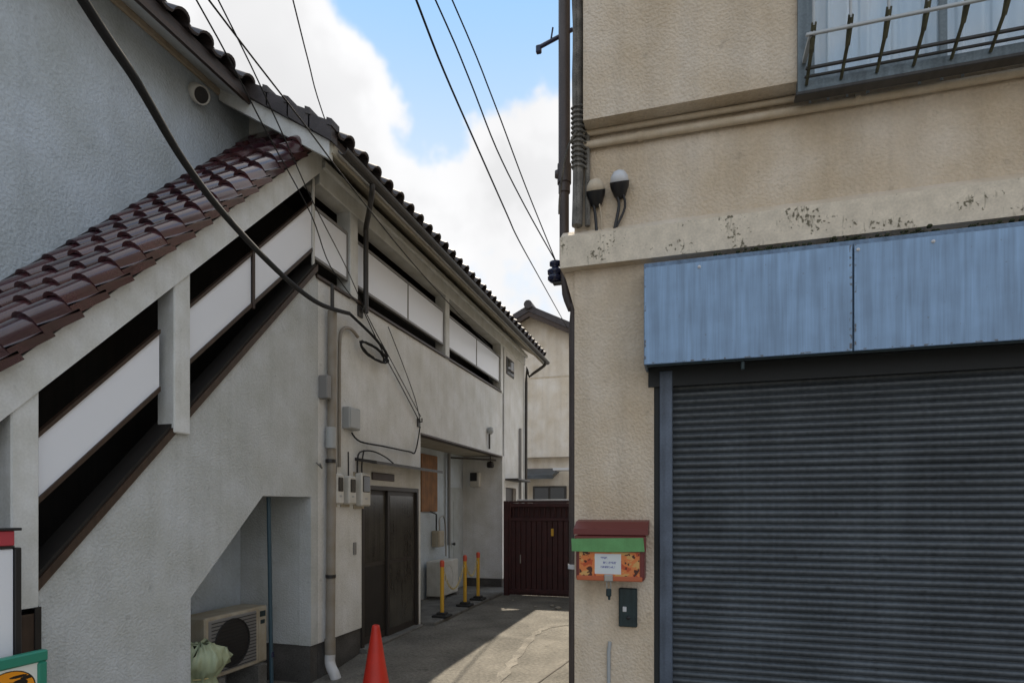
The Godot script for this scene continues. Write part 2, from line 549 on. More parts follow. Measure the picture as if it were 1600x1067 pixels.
func apartment() -> void:
	var b := thing("apartment_building", V(-5.5, 0, -6.0), "white plastered two-storey apartment block with red tiled outside stair and upper walkway", "building")
	# --- stair wall with the opening under the stair
	var P := func(a: Array) -> Array:
		var o := []
		for e in a:
			o.append(Vector2(e[0], e[1]))
		return o
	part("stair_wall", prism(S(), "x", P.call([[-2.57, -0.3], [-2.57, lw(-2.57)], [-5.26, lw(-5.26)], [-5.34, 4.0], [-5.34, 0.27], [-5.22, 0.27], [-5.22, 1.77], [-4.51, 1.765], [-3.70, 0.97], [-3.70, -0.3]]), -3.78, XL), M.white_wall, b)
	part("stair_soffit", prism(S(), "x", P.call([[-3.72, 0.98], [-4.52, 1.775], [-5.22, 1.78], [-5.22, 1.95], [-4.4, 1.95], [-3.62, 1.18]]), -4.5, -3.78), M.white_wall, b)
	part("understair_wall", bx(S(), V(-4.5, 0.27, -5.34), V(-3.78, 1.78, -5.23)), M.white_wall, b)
	part("foundation", bx(S(), V(-4.5, -0.3, -5.36), V(-3.66, 0.27, -5.235)), M.foundation, b)
	# coping along the stair wall
	var cop := part("stair_coping", slope_strip(func(z): return lw(z) - 0.012, func(z): return lw(z) + 0.055, -2.50, -5.30, -3.80, -3.61), M.brown, b)
	part("coping_edge", slope_strip(func(z): return lw(z) + 0.058, func(z): return lw(z) + 0.085, -2.50, -5.28, -3.79, -3.625), M.dark_wood, cop)
	# treads behind the wall
	for i in 15:
		var z0 := -2.65 - i * 0.175
		part("tread", bx(S(), V(-4.48, lw(z0) - 0.50, z0 - 0.24), V(-3.79, lw(z0) - 0.45, z0), 0.006), M.dark_wood, b)
	part("stair_stringer", slope_strip(func(z): return lw(z) - 0.8, func(z): return lw(z) - 0.45, -2.6, -5.3, -3.83, -3.785), M.dark_wood, b)
	# --- long inner wall; added near-black sheets give stair and walkway their shade
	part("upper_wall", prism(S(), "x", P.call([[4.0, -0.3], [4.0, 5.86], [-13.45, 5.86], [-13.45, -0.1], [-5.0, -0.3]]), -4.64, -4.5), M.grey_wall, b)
	part("stair_shade_sheet", prism(S(), "x", P.call([[-1.2, 0.2], [-1.2, tl(-1.2) - 0.05], [-5.26, tl(-5.26) - 0.05], [-5.26, 2.95], [-3.9, 1.6]]), -4.497, -4.47), M.painted_shade, b)
	part("walkway_shade_sheet", bx(S(), V(-4.497, 2.92, -13.3), V(-4.47, 5.38, -5.27)), M.painted_shade, b)
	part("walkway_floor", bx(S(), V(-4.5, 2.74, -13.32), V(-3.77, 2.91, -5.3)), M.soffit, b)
	part("walkway_ceiling", bx(S(), V(-4.46, 5.16, -13.32), V(-3.82, 5.20, -5.3)), M.painted_shade, b)
	# --- wall along the alley with the sliding door opening
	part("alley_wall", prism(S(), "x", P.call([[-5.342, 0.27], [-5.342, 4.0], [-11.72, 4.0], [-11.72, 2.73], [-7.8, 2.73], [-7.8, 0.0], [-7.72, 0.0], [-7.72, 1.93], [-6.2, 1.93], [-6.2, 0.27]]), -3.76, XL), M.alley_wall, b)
	part("foundation", bx(S(), V(-3.75, -0.2, -6.2), V(-3.655, 0.27, -5.37)), M.foundation, b)
	part("soffit_edge", bx(S(), V(-3.77, 2.705, -11.7), V(-3.63, 2.728, -7.8)), M.brown, b)
	part("walkway_sill", bx(S(), V(-3.78, 4.002, -11.6), V(-3.615, 4.04, -5.3), 0.006), M.brown, b)
	part("entry_end_wall", bx(S(), V(-4.5, 0.22, -11.84), V(XL - 0.001, 2.73, -11.72)), M.alley_wall, b)
	part("foundation", bx(S(), V(-4.5, -0.1, -11.83), V(XL - 0.02, 0.22, -11.73)), M.foundation, b)
	part("entry_floor", bx(S(), V(-4.5, -0.1, -11.72), V(-3.42, 0.05, -7.8), 0.012), M.concrete, b)
	# --- far end of the block, closed over both storeys
	part("end_bay_wall", prism(S(), "x", P.call([[-11.845, 0], [-11.845, 5.3], [-13.45, 5.3], [-13.45, 0], [-12.75, 0], [-12.75, 2.1], [-11.95, 2.1], [-11.95, 0]]), -3.76, XL), M.alley_wall, b)
	part("end_bay_back", bx(S(), V(-4.5, 0, -13.45), V(-3.762, 5.3, -13.33)), M.alley_wall, b)
	part("back_door", bx(S(), V(-3.75, 0.0, -12.74), V(-3.71, 2.09, -11.96)), M.door_frame, b)
	part("door_hood", bx(S(), V(XL, 2.24, -12.9), V(-3.35, 2.28, -11.9), 0.008), M.gutter, b)
	var sw := part("small_window", bx(S(), V(XL - 0.01, 4.47, -12.52), V(XL + 0.02, 4.83, -11.98), 0.006), M.gutter, b)
	part("pane", bx(S(), V(XL + 0.005, 4.51, -12.47), V(XL + 0.023, 4.79, -12.27)), M.glass_dark, sw)
	part("pane", bx(S(), V(XL + 0.005, 4.51, -12.23), V(XL + 0.023, 4.79, -12.03)), M.glass_dark, sw)
	part("wall_pipe", tube(S(), [V(-3.60, 3.45, -12.95), V(-3.60, 2.72, -12.95), V(-3.60, 0.1, -12.95)], 0.03), M.pipe_grey, b)
	# --- posts
	for z in [-2.41, -3.51]:
		part("stair_post", bx(S(), V(-3.76, lw(z) + 0.02, z - 0.15), V(-3.60, bl(z - 0.15) + 0.06, z), 0.008), M.trim_white, b)
	for z in [-5.93, -8.68, -11.56]:
		part("walkway_post", bx(S(), V(-3.80, 4.0, z - 0.16), V(-3.622, 4.98, z), 0.006), M.trim_white, b)
	part("corner_post", tube(S(), [V(-3.65, 4.03, -5.27), V(-3.65, 5.0, -5.27)], 0.018), M.white_plastic, b)
	part("mullion", tube(S(), [V(-3.64, pb(-4.39) - 0.06, -4.39), V(-3.64, pt(-4.39) + 0.02, -4.39)], 0.014), M.brown, b)
	part("beam", bx(S(), V(-3.82, 4.975, -13.44), V(-3.615, 5.27, -5.34), 0.006), M.trim_white, b)
	part("beam_moulding", bx(S(), V(-3.612, 5.14, -13.44), V(-3.56, 5.21, -5.36), 0.006), M.trim_white, b)
	# --- stair panels and walkway panels
	for e in [[-2.56, -3.43], [-3.66, -4.375], [-4.405, -5.25]]:
		var pn := part("rail_panel", slope_strip(pb, pt, e[0], e[1], -3.672, -3.655), M.panel, b)
		part("panel_frame", slope_strip(func(z): return pb(z) - 0.035, pb, e[0] + 0.01, e[1], -3.68, -3.64), M.brown, pn)
		part("panel_frame", slope_strip(pt, func(z): return pt(z) + 0.03, e[0] + 0.01, e[1], -3.68, -3.64), M.brown, pn)
	for e in [[-5.30, -5.90], [-6.12, -7.42], [-7.44, -8.65], [-8.87, -10.18], [-10.20, -11.53]]:
		var pn := part("rail_panel", bx(S(), V(-3.672, 4.225, e[1]), V(-3.655, 4.70, e[0])), M.panel, b)
		part("panel_frame", bx(S(), V(-3.685, 4.195, e[1]), V(-3.645, 4.223, e[0])), M.pipe_grey, pn)
		part("panel_frame", bx(S(), V(-3.685, 4.702, e[1]), V(-3.645, 4.735, e[0])), M.pipe_grey, pn)
		part("panel_frame", bx(S(), V(-3.682, 4.20, e[1] - 0.02), V(-3.647, 4.73, e[1])), M.pipe_grey, pn)
	# --- bargeboard and stair roof
	part("bargeboard", slope_strip(bl, func(z): return bl(z) + 0.27, -1.3, -5.33, -3.63, -3.585), M.trim_white, b)
	var sr := part("stair_roof", slope_strip(func(z): return tl(z) - 0.055, func(z): return tl(z) - 0.012, -1.2, -5.32, -4.5, -3.60), M.dark_wood, b)
	var tm := tile_mesh(0.245, 0.29, 0.076, 0.026)
	var te := tile_mesh(0.245, 0.29, 0.076, 0.026, 0.055)
	var reds := [M.red_tile, M.red_tile_b, M.red_tile, M.red_tile_c]
	var slope := Basis(Vector3.RIGHT, PI / 4)
	for i in 24:
		for j in 4:
			var z := -1.30 - i * 0.172
			var tilt := Basis(Vector3.UP, rng.randf_range(-0.012, 0.012)) * Basis(Vector3.RIGHT, rng.randf_range(-0.012, 0.012))
			piece("roof_tile", te if j == 0 else tm, reds[rng.randi() % 4], sr, Transform3D(slope * tilt, V(-3.642 - j * 0.245, tl(z) + 0.004 + rng.randf_range(0, 0.004), z)))
	part("ridge_flashing", slope_strip(func(z): return tl(z) + 0.02, func(z): return tl(z) + 0.10, -1.2, -5.3, -4.5, -4.478), M.dark_tile, sr)
	part("end_tile", prism(S(), "x", P.call([[-5.10, 5.24], [-5.10, 5.40], [-5.30, 5.60], [-5.30, 5.44]]), -4.45, -3.50), M.red_tile_c, sr)
	# --- main roof: one slope, cut back to the inner wall beside the stair
	var up := 0.10
	var roof := part("roof", prism(S(), "z", [Vector2(-3.2, rf(-3.2) + 0.02), Vector2(-3.2, rf(-3.2) + up), Vector2(-7.5, rf(-7.5) + up), Vector2(-11.8, rf(-3.2) + up), Vector2(-11.8, rf(-3.2) + 0.02), Vector2(-7.5, rf(-7.5) + 0.02)], -13.6, -4.9), M.dark_tile, b)
	part("roof_front_bay", prism(S(), "z", [Vector2(-4.1, rf(-4.1) + 0.02), Vector2(-4.1, rf(-4.1) + up), Vector2(-7.5, rf(-7.5) + up), Vector2(-11.8, rf(-3.2) + up), Vector2(-11.8, rf(-3.2) + 0.02), Vector2(-7.5, rf(-7.5) + 0.02)], -4.898, 4.5), M.dark_tile, b)
	part("eave_soffit", prism(S(), "z", [Vector2(-3.22, rf(-3.22)), Vector2(-3.22, rf(-3.22) + 0.016), Vector2(-3.9, rf(-3.9) + 0.016), Vector2(-3.9, rf(-3.9))], -13.55, -4.95), M.soffit, b)
	part("eave_soffit", prism(S(), "z", [Vector2(-4.19, rf(-4.19) - 0.02), Vector2(-4.19, rf(-4.19)), Vector2(-4.5, 5.86), Vector2(-4.5, 5.84)], -4.96, 4.4), M.trim_white, b)
	part("eave_batten", prism(S(), "z", [Vector2(-4.11, rf(-4.11) - 0.01), Vector2(-4.11, rf(-4.11) + 0.015), Vector2(-4.188, rf(-4.188) + 0.015), Vector2(-4.188, rf(-4.188) - 0.03)], -4.9, 4.4), M.brown, b)
	part("eave_trim", bx(S(), V(-4.5, 5.765, -4.95), V(-4.465, 5.825, 4.4), 0.006), M.pipe_cream, b)
	part("eave_fascia", bx(S(), V(-3.225, 4.99, -13.58), V(-3.20, 5.10, -4.93)), M.soffit, b)
	part("eave_fascia", bx(S(), V(-4.125, 5.60, -4.93), V(-4.10, 5.68, 4.4)), M.brown, b)
	part("rake_board", prism(S(), "z", [Vector2(-3.22, rf(-3.22) - 0.15), Vector2(-3.22, rf(-3.22) + 0.06), Vector2(-4.48, rf(-4.48) + 0.06), Vector2(-4.48, rf(-4.48) - 0.15)], -4.96, -4.905), M.trim_white, b)
	part("rake_soffit", prism(S(), "z", [Vector2(-3.9, rf(-3.9)), Vector2(-3.9, rf(-3.9) + 0.016), Vector2(-4.5, rf(-4.5) + 0.016), Vector2(-4.5, rf(-4.5))], -5.36, -4.961), M.soffit, b)
	part("stairhead_wall", prism(S(), "z", [Vector2(-3.62, 5.28), Vector2(-3.62, rf(-3.62)), Vector2(-4.5, rf(-4.5)), Vector2(-4.5, 5.28)], -5.42, -5.36), M.trim_white, b)
	var dt := tile_mesh(0.265, 0.30, 0.07, 0.022)
	var pitch := atan(0.63)
	var east := Basis(Vector3.UP, PI / 2) * Basis(Vector3.RIGHT, pitch)
	var darks := [M.dark_tile, M.dark_tile_b]
	for i in 32:
		for j in 2:
			var x := -3.15 - j * 0.22
			piece("roof_tile", dt, darks[rng.randi() % 2], roof, Transform3D(east, V(x, rf(x) + up + 0.004 + rng.randf_range(0, 0.006), -5.06 - i * 0.265)))
	for i in 20:
		for j in 2:
			var x := -4.06 - j * 0.22
			piece("roof_tile", dt, darks[rng.randi() % 2], roof, Transform3D(east, V(x, rf(x) + up + 0.004 + rng.randf_range(0, 0.006), -4.76 + i * 0.265)))
	# verge tiles down the rake
	for i in 4:
		var x := -3.17 - i * 0.235
		var vt := S()
		prism(vt, "z", [Vector2(x, rf(x) + 0.02), Vector2(x, rf(x) + 0.185), Vector2(x - 0.06, rf(x - 0.06) + 0.19), Vector2(x - 0.25, rf(x - 0.25) + 0.165), Vector2(x - 0.25, rf(x - 0.25) + 0.03)], -4.96, -4.86)
		prism(vt, "z", [Vector2(x + 0.01, rf(x) + 0.15), Vector2(x + 0.01, rf(x) + 0.215), Vector2(x - 0.045, rf(x - 0.04) + 0.215), Vector2(x - 0.045, rf(x - 0.04) + 0.15)], -4.98, -4.85)
		part("verge_tile", vt, darks[i % 2], roof)
	# --- gutter and downpipes
	var gut := S()
	var ga := []
	for i in 9:
		var a := PI + PI * i / 8.0
		ga.append(Vector2(-3.125 + cos(a) * 0.055, 5.045 + sin(a) * 0.055))
	for i in range(8, -1, -1):
		var a := PI + PI * i / 8.0
		ga.append(Vector2(-3.125 + cos(a) * 0.048, 5.045 + sin(a) * 0.048))
	prism(gut, "z", ga, -13.6, -4.98)
	part("gutter", gut, M.gutter, b)
	var dp := part("downpipe", tube(S(), smooth([V(-3.13, 5.0, -5.54), V(-3.15, 4.93, -5.57), V(-3.34, 4.945, -5.86), V(-3.55, 4.90, -6.15), V(-3.585, 4.80, -6.2), V(-3.585, 4.2, -6.2), V(-3.585, 3.92, -6.2)], 3), 0.030), M.gutter, b)
	part("downpipe", tube(S(), smooth([V(-3.13, 5.0, -13.38), V(-3.16, 4.92, -13.38), V(-3.5, 4.70, -13.38), V(-3.58, 4.55, -13.38), V(-3.58, 0.1, -13.38)], 3), 0.035), M.gutter, b)
	# soil pipe at the stair corner, with sockets and bands
	var soil := part("drain_pipe", tube(S(), [V(-3.575, 3.72, -5.50), V(-3.575, 2.9, -5.50), V(-3.575, 0.10, -5.46)], 0.047, 12), M.pipe_beige, b)
	part("pipe_elbow", tube(S(), smooth([V(-3.575, 0.14, -5.46), V(-3.575, 0.06, -5.455), V(-3.545, 0.0, -5.44), V(-3.50, -0.05, -5.42), V(-3.47, -0.13, -5.42)], 4), 0.055, 12), M.porcelain, soil)
	part("pipe_socket", tube(S(), [V(-3.575, 0.30, -5.46), V(-3.575, 0.14, -5.46)], 0.056, 12), M.pipe_beige, soil)
	part("pipe_cap", tube(S(), [V(-3.575, 3.70, -5.50), V(-3.575, 4.0, -5.50)], 0.02, 8), M.gutter, soil)
	for y in [0.93, 2.13]:
		var band := part("pipe_band", tube(S(), [V(-3.575, y, -5.47), V(-3.575, y + 0.035, -5.47)], 0.053, 12), M.black, soil)
	part("pipe_clamp", bx(S(), V(-3.64, 2.78, -5.42), V(-3.53, 3.02, -5.34), 0.01), M.pipe_grey, soil)
	part("pipe_wrap", tube(S(), [V(-3.575, 2.28, -5.47), V(-3.575, 2.5, -5.475)], 0.054, 12), M.grey_box, soil)
	part("conduit", tube(S(), smooth([V(-3.60, 3.60, -6.05), V(-3.60, 3.65, -5.9), V(-3.60, 3.60, -5.74), V(-3.60, 3.45, -5.68), V(-3.60, 3.0, -5.67), V(-3.60, 2.1, -5.67)], 5), 0.019), M.pipe_beige, b)
	part("conduit", tube(S(), [V(-3.605, 3.5, -5.585), V(-3.605, 2.05, -5.585)], 0.016), M.pipe_grey, b)
	part("wall_hook", tube(S(), [V(-3.63, 2.12, -5.30), V(-3.54, 2.06, -5.26), V(-3.52, 2.1, -5.2)], 0.008, 6), M.steel, b)
	# --- vent hood on the upper wall
	var vb := Basis(V(0, 1, 0).cross(V(0.82, -0.5, 0.25).normalized()).normalized(), V(0.82, -0.5, 0.25).normalized(), V(0.82, -0.5, 0.25).normalized().cross(V(0, 1, 0).cross(V(0.82, -0.5, 0.25).normalized()).normalized()))
	var vent := part("vent_hood", lathe(S(), V(-4.52, 5.62, -4.64), [Vector2(0.001, -0.02), Vector2(0.085, 0.0), Vector2(0.088, 0.06), Vector2(0.082, 0.15), Vector2(0.070, 0.15), Vector2(0.066, 0.10)], 20, vb), M.white_plastic, b)
	part("vent_mouth", lathe(S(), V(-4.52, 5.62, -4.64), [Vector2(0.068, 0.135), Vector2(0.001, 0.135)], 20, vb), M.black, vent)
	# --- sliding door
	part("door_frame", prism(S(), "x", P.call([[-6.2, 0.0], [-6.2, 1.93], [-7.72, 1.93], [-7.72, 0.0], [-7.67, 0.0], [-7.67, 1.88], [-6.25, 1.88], [-6.25, 0.0]]), -3.74, -3.63), M.door_frame, b)
	for e in [[-6.25, -6.93, -3.70], [-6.88, -7.67, -3.665]]:
		var door := part("sliding_door", prism(S(), "x", P.call([[e[0], 0.03], [e[0], 1.88], [e[1], 1.88], [e[1], 0.03]]), e[2] - 0.03, e[2]), M.door_frame, b)
		part("pane", bx(S(), V(e[2] - 0.02, 1.0, e[1] + 0.055), V(e[2] + 0.003, 1.82, e[0] - 0.055)), M.door_glass, door)
		part("lower_panel", bx(S(), V(e[2] - 0.02, 0.12, e[1] + 0.055), V(e[2] + 0.003, 0.95, e[0] - 0.055)), M.dark_wood if e[0] > -6.5 else M.door_glass, door)
	part("door_sill", bx(S(), V(-3.76, -0.05, -7.74), V(-3.56, 0.03, -6.18), 0.01), M.concrete, b)
	part("door_canopy", prism(S(), "z", [Vector2(-3.64, 2.20), Vector2(-3.64, 2.235), Vector2(-3.36, 2.19), Vector2(-3.36, 2.155)], -7.95, -6.05), M.gutter, b)
	part("door_plaque", bx(S(), V(XL, 2.0, -6.98), V(XL + 0.02, 2.09, -6.42), 0.006), M.brown, b)
	part("wall_cover_plate", bx(S(), V(XL, 1.13, -6.07), V(XL + 0.012, 1.27, -6.01), 0.003), M.pipe_grey, b)
	# --- entry under the walkway
	part("notice_board", bx(S(), V(-4.5, 1.60, -10.3), V(-4.46, 2.62, -9.6), 0.005), M.orange_board, b)
	part("entry_pipe", tube(S(), [V(-4.43, 2.72, -10.78), V(-4.43, 0.95, -10.78)], 0.035), M.pipe_grey, b)
	part("entry_pipe", tube(S(), [V(-4.43, 2.64, -10.78), V(-3.75, 2.64, -11.62)], 0.018), M.gutter, b)
	var ed := part("entrance_door", bx(S(), V(-4.51, 0.05, -11.62), V(-4.465, 2.07, -10.92), 0.006), M.white_door, b)
	part("door_knob", lathe(S(), V(-4.46, 0.96, -11.02), [Vector2(0.001, 0.07), Vector2(0.03, 0.06), Vector2(0.03, 0.03), Vector2(0.012, 0.02), Vector2(0.012, 0.0)], 12, Basis(Vector3.FORWARD, PI / 2)), M.black, ed)
	part("door_panel", bx(S(), V(-4.47, 0.25, -11.5), V(-4.458, 1.8, -11.1), 0.003), M.white_door, ed)
	part("parapet_light", tube(S(), [V(-3.60, 2.78, -10.76), V(-3.60, 3.08, -10.76)], 0.02), M.gutter, b)
	part("parapet_light_head", lathe(S(), V(-3.58, 3.06, -10.76), [Vector2(0.001, 0.14), Vector2(0.05, 0.12), Vector2(0.06, 0.04), Vector2(0.03, 0.0)], 12), M.grey_box, b)

# ---------------------------------------------------------------- cream shop house
func shop() -> void:
	var b := thing("shop_building", V(2.0, -0.2, -6.0), "cream stucco shop house with a wide roller shutter and barred upstairs window", "building")
	var P := func(a: Array) -> Array:
		var o := []
		for e in a:
			o.append(Vector2(e[0], e[1]))
		return o
	part("front_wall", prism(S(), "z", P.call([[-0.66, -0.3], [-0.66, 3.95], [4.6, 3.95], [4.6, -0.3], [3.9, -0.3], [3.9, 2.42], [-0.19, 2.42], [-0.19, -0.3]]), -3.80, -3.6), M.cream, b)
	part("side_wall", bx(S(), V(-0.66, -0.3, -10.9), V(-0.5, 6.9, -3.802)), M.cream, b)
	part("rear_wall", bx(S(), V(-0.5, -0.3, -10.9), V(4.6, 6.9, -10.75)), M.cream, b)
	part("far_side_wall", bx(S(), V(4.45, -0.3, -10.75), V(4.6, 6.9, -3.802)), M.cream, b)
	part("flat_roof", bx(S(), V(-0.7, 6.9, -10.95), V(4.7, 7.05, -3.4)), M.concrete, b)
	part("floor_slab", bx(S(), V(-0.5, 3.3, -10.7), V(4.4, 3.45, -3.8)), M.room, b)
	part("upper_wall", prism(S(), "z", P.call([[-0.585, 3.91], [-0.585, 6.9], [4.6, 6.9], [4.6, 3.91], [2.5, 3.91], [2.5, 5.35], [0.565, 5.35], [0.565, 3.91]]), -3.61, -3.47), M.cream, b)
	part("upper_wall_corner", bx(S(), V(-0.66, 3.952, -3.80), V(-0.586, 6.9, -3.612)), M.cream, b)
	part("upper_wall_lintel", bx(S(), V(-0.584, 5.36, -3.8), V(4.44, 6.9, -3.612)), M.cream, b)
	# --- ledge above the shutter, spotted with mildew
	var lg := drawn(1536, 128, func(u: float, v: float) -> Color: return ledge_colour(u, v), 0.95)
	var ledge := part("ledge", prism(S(), "z", P.call([[-0.735, 3.09], [-0.735, 3.275], [3.95, 3.275], [3.95, 3.09]]), -3.78, -3.534), M.cream, b)
	part("ledge_face", sheet(V(-0.735, 3.275, -3.53), V(3.95, 3.275, -3.53), V(3.95, 3.09, -3.53), V(-0.735, 3.09, -3.53)), lg, ledge)
	part("ledge_top", prism(S(), "x", [Vector2(-3.6, 3.276), Vector2(-3.6, 3.33), Vector2(-3.54, 3.285), Vector2(-3.534, 3.276)], -0.73, 3.94), M.cream, ledge)
	part("corbel", prism(S(), "z", P.call([[-0.725, 3.088], [-0.70, 3.0], [-0.661, 2.86], [-0.661, 3.088]]), -3.78, -3.61), M.cream, b)
	var tufts := S()
	for i in 260:
		var x := rng.randf_range(0.1, 1.75)
		if rng.randf() > 0.25:
			x = [0.38, 0.45, 0.78, 0.82, 1.1, 1.45, 1.62][rng.randi() % 7] + rng.randfn(0.0, 0.05)
		var p := V(x, 3.03 + absf(rng.randfn(0.0, 0.012)), -3.50 + rng.randf_range(-0.02, 0.05))
		var r := rng.randf_range(0.004, 0.012)
		bx(tufts, p - Vector3(r, r * 0.7, r), p + Vector3(r, r * 0.7, r), r * 0.5)
	var mo := part("moss", tufts, M.moss, b)
	mo.set_meta("kind", "stuff")
	# --- shutter hood: folded sheet panels
	var hd := drawn(1024, 256, func(u: float, v: float) -> Color: return hood_colour(u, v), 0.42)
	var hood := part("shutter_hood", prism(S(), "x", [Vector2(-3.6, 3.005), Vector2(-3.6, 3.035), Vector2(-3.425, 3.018), Vector2(-3.425, 2.98), Vector2(-3.435, 2.98), Vector2(-3.435, 3.0)], -0.235, 3.95), M.blue_metal, b)
	for i in 4:
		var x0 := -0.235 + i * 1.046
		var x1 := x0 + 1.041
		var pan := part("hood_panel", bx(S(), V(x0, 2.452, -3.43), V(x1, 3.0, -3.418), 0.002), M.blue_metal, hood)
		part("hood_face", sheet(V(x0 + 0.003, 2.992, -3.4165), V(x1 - 0.003, 2.992, -3.4165), V(x1 - 0.003, 2.455, -3.4165), V(x0 + 0.003, 2.455, -3.4165)), hd, hood)
	part("hood_end", bx(S(), V(-0.234, 2.452, -3.6), V(-0.222, 3.0, -3.432)), M.blue_metal, hood)
	part("hood_underside", bx(S(), V(-0.222, 2.47, -3.6), V(3.95, 2.49, -3.432)), M.slat_dark, hood)
	part("hood_lip", bx(S(), V(-0.222, 2.445, -3.452), V(3.95, 2.468, -3.436)), M.plate, hood)
	for x in [0.06, 0.83, 1.16]:
		part("screw", lathe(S(), V(x, 2.965, -3.418), [Vector2(0.001, 0.008), Vector2(0.008, 0.006), Vector2(0.01, 0.0)], 8, Basis(Vector3.RIGHT, PI / 2)), M.porcelain, hood)
	part("hood_latch", bx(S(), V(0.275, 2.40, -3.46), V(0.295, 2.45, -3.45), 0.003), M.plate, hood)
	# --- shutter
	var sh := part("roller_shutter", bx(S(), V(-0.14, -0.3, -3.70), V(3.95, 2.42, -3.685)), M.slat_dark, b)
	var sl := S()
	var prof := [Vector2(-0.0205, -0.006), Vector2(-0.015, 0.004), Vector2(-0.005, 0.0105), Vector2(0.006, 0.0105), Vector2(0.013, 0.005), Vector2(0.0165, -0.004), Vector2(0.0205, -0.006)]
	sl.set_smooth_group(0)
	for i in prof.size() - 1:
		quad(sl, V(-0.1, prof[i].x, prof[i].y), V(3.92, prof[i].x, prof[i].y), V(3.92, prof[i + 1].x, prof[i + 1].y), V(-0.1, prof[i + 1].x, prof[i + 1].y), V(0, 0, -5))
	var slm := mesh_of(sl)
	for i in 66:
		var y := 2.405 - i * 0.041
		piece("slat", slm, M.slat, sh, Transform3D(Basis(Vector3.RIGHT, rng.randf_range(-0.05, 0.05)), V(0, y, -3.665 + rng.randf_range(-0.0012, 0.0012))))
	part("shutter_lintel", bx(S(), V(-0.222, 2.36, -3.61), V(3.95, 2.47, -3.592)), M.slat_dark, b)
	part("guide_rail", bx(S(), V(-0.158, -0.3, -3.68), V(-0.085, 2.45, -3.588), 0.004), M.rail_metal, b)
	part("guide_gap", bx(S(), V(-0.19, -0.3, -3.69), V(-0.16, 2.42, -3.61)), M.slat_dark, b)
	# --- upstairs window
	var win := part("window", prism(S(), "z", P.call([[0.555, 3.835], [0.555, 5.36], [2.51, 5.36], [2.51, 3.835], [2.46, 3.885], [2.46, 5.31], [0.605, 5.31], [0.605, 3.885], [2.46, 3.885], [2.51, 3.835]]), -3.505, -3.445), M.alu, b)
	part("window_sill", bx(S(), V(0.545, 3.814, -3.503), V(2.52, 3.834, -3.435), 0.004), M.gutter, win)
	for e in [[0.61, 1.25, -3.50], [1.22, 1.86, -3.53], [1.83, 2.455, -3.50]]:
		part("sash", prism(S(), "z", P.call([[e[0], 3.89], [e[0], 5.3], [e[1], 5.3], [e[1], 3.89], [e[1] - 0.035, 3.94], [e[1] - 0.035, 5.25], [e[0] + 0.035, 5.25], [e[0] + 0.035, 3.94], [e[1] - 0.035, 3.94], [e[1], 3.89]]), e[2] - 0.02, e[2]), M.alu, win)
		part("pane", bx(S(), V(e[0] + 0.036, 3.942, e[2] - 0.012), V(e[1] - 0.036, 5.248, e[2] - 0.008)), M.pane, win)
	var cu := S()
	cu.set_smooth_group(0)
	var nx := 240
	for i in nx:
		var p := []
		for k in 2:
			var x := 0.6 + 1.88 * (i + k) / nx
			p.append(V(x, 0, -3.63 + 0.030 * sin(x * 62.0 + 1.3 * sin(x * 9.0)) + 0.008 * sin(x * 131.0)))
		quad(cu, p[0] + V(0, 3.86, 0), p[1] + V(0, 3.86, 0), p[1] + V(0, 5.32, 0), p[0] + V(0, 5.32, 0), V(1, 4, -9))
	part("curtain", cu, M.curtain, win)
	# window grille: straight bars above, kinked back to the sill below
	var gr := part("window_grille", bx(S(), V(0.56, 3.980, -3.258), V(2.5, 3.995, -3.243), 0.003), M.grille_white, b)
	part("grille_rail", bx(S(), V(0.56, 5.2, -3.262), V(2.5, 5.222, -3.24), 0.003), M.grille_white, gr)
	for x in [0.585, 2.48]:
		part("grille_bracket", bx(S(), V(x - 0.01, 3.98, -3.47), V(x + 0.01, 4.0, -3.25)), M.grille_white, gr)
		part("grille_bracket", bx(S(), V(x - 0.01, 5.2, -3.47), V(x + 0.01, 5.22, -3.25)), M.grille_white, gr)
	for e in [[3.905, -3.375, 0.007], [3.885, -3.41, 0.006]]:
		part("grille_rail", bx(S(), V(0.58, e[0] - e[2], e[1] - e[2]), V(2.49, e[0] + e[2], e[1] + e[2]), 0.002), M.gutter, gr)
	for i in 12:
		var x := 0.595 + i * 0.1625
		part("grille_bar", tube(S(), [V(x, 5.22, -3.25), V(x, 3.99, -3.25)], 0.007, 6), M.grille_white, gr)
		part("grille_foot", tube(S(), [V(x, 4.02, -3.237), V(x, 3.96, -3.28), V(x, 3.90, -3.38), V(x, 3.862, -3.44)], 0.010, 6, 0.008), M.grille_worn, gr)
		var lf := S()
		for s in [-1.0, 1.0]:
			prism(lf, "x", [Vector2(-3.262, 3.985), Vector2(-3.235, 4.03), Vector2(-3.25, 4.045), Vector2(-3.285, 3.99), Vector2(-3.31, 3.935)], x + s * 0.006, x + s * 0.011)
		part("grille_leaf", lf, M.grille_worn, gr)
	# --- conduits under the overhang
	part("conduit", tube(S(), [V(-0.60, 3.895, -3.575), V(0.5, 3.885, -3.575), V(4.5, 3.882, -3.575)], 0.017), M.pipe_cream, b)
	var lower := part("conduit", tube(S(), [V(-0.62, 3.825, -3.572), V(0.9, 3.815, -3.572), V(4.5, 3.82, -3.572)], 0.022), M.pipe_cream, b)
	for x in [-0.28, 0.85, 2.2]:
		part("conduit_clip", tube(S(), [V(x, 3.822, -3.572), V(x + 0.025, 3.822, -3.572)], 0.027), M.pipe_cream, lower)
	# --- weathered trunk pipe up the corner
	var tk := []
	for i in 24:
		tk.append(V(-0.632 + rng.randf_range(-0.005, 0.005), 3.34 + i * 0.15, -3.555 + rng.randf_range(-0.004, 0.004)))
	part("corner_trunk", tube(S(), tk, 0.032, 10), M.pipe_flaky, b)
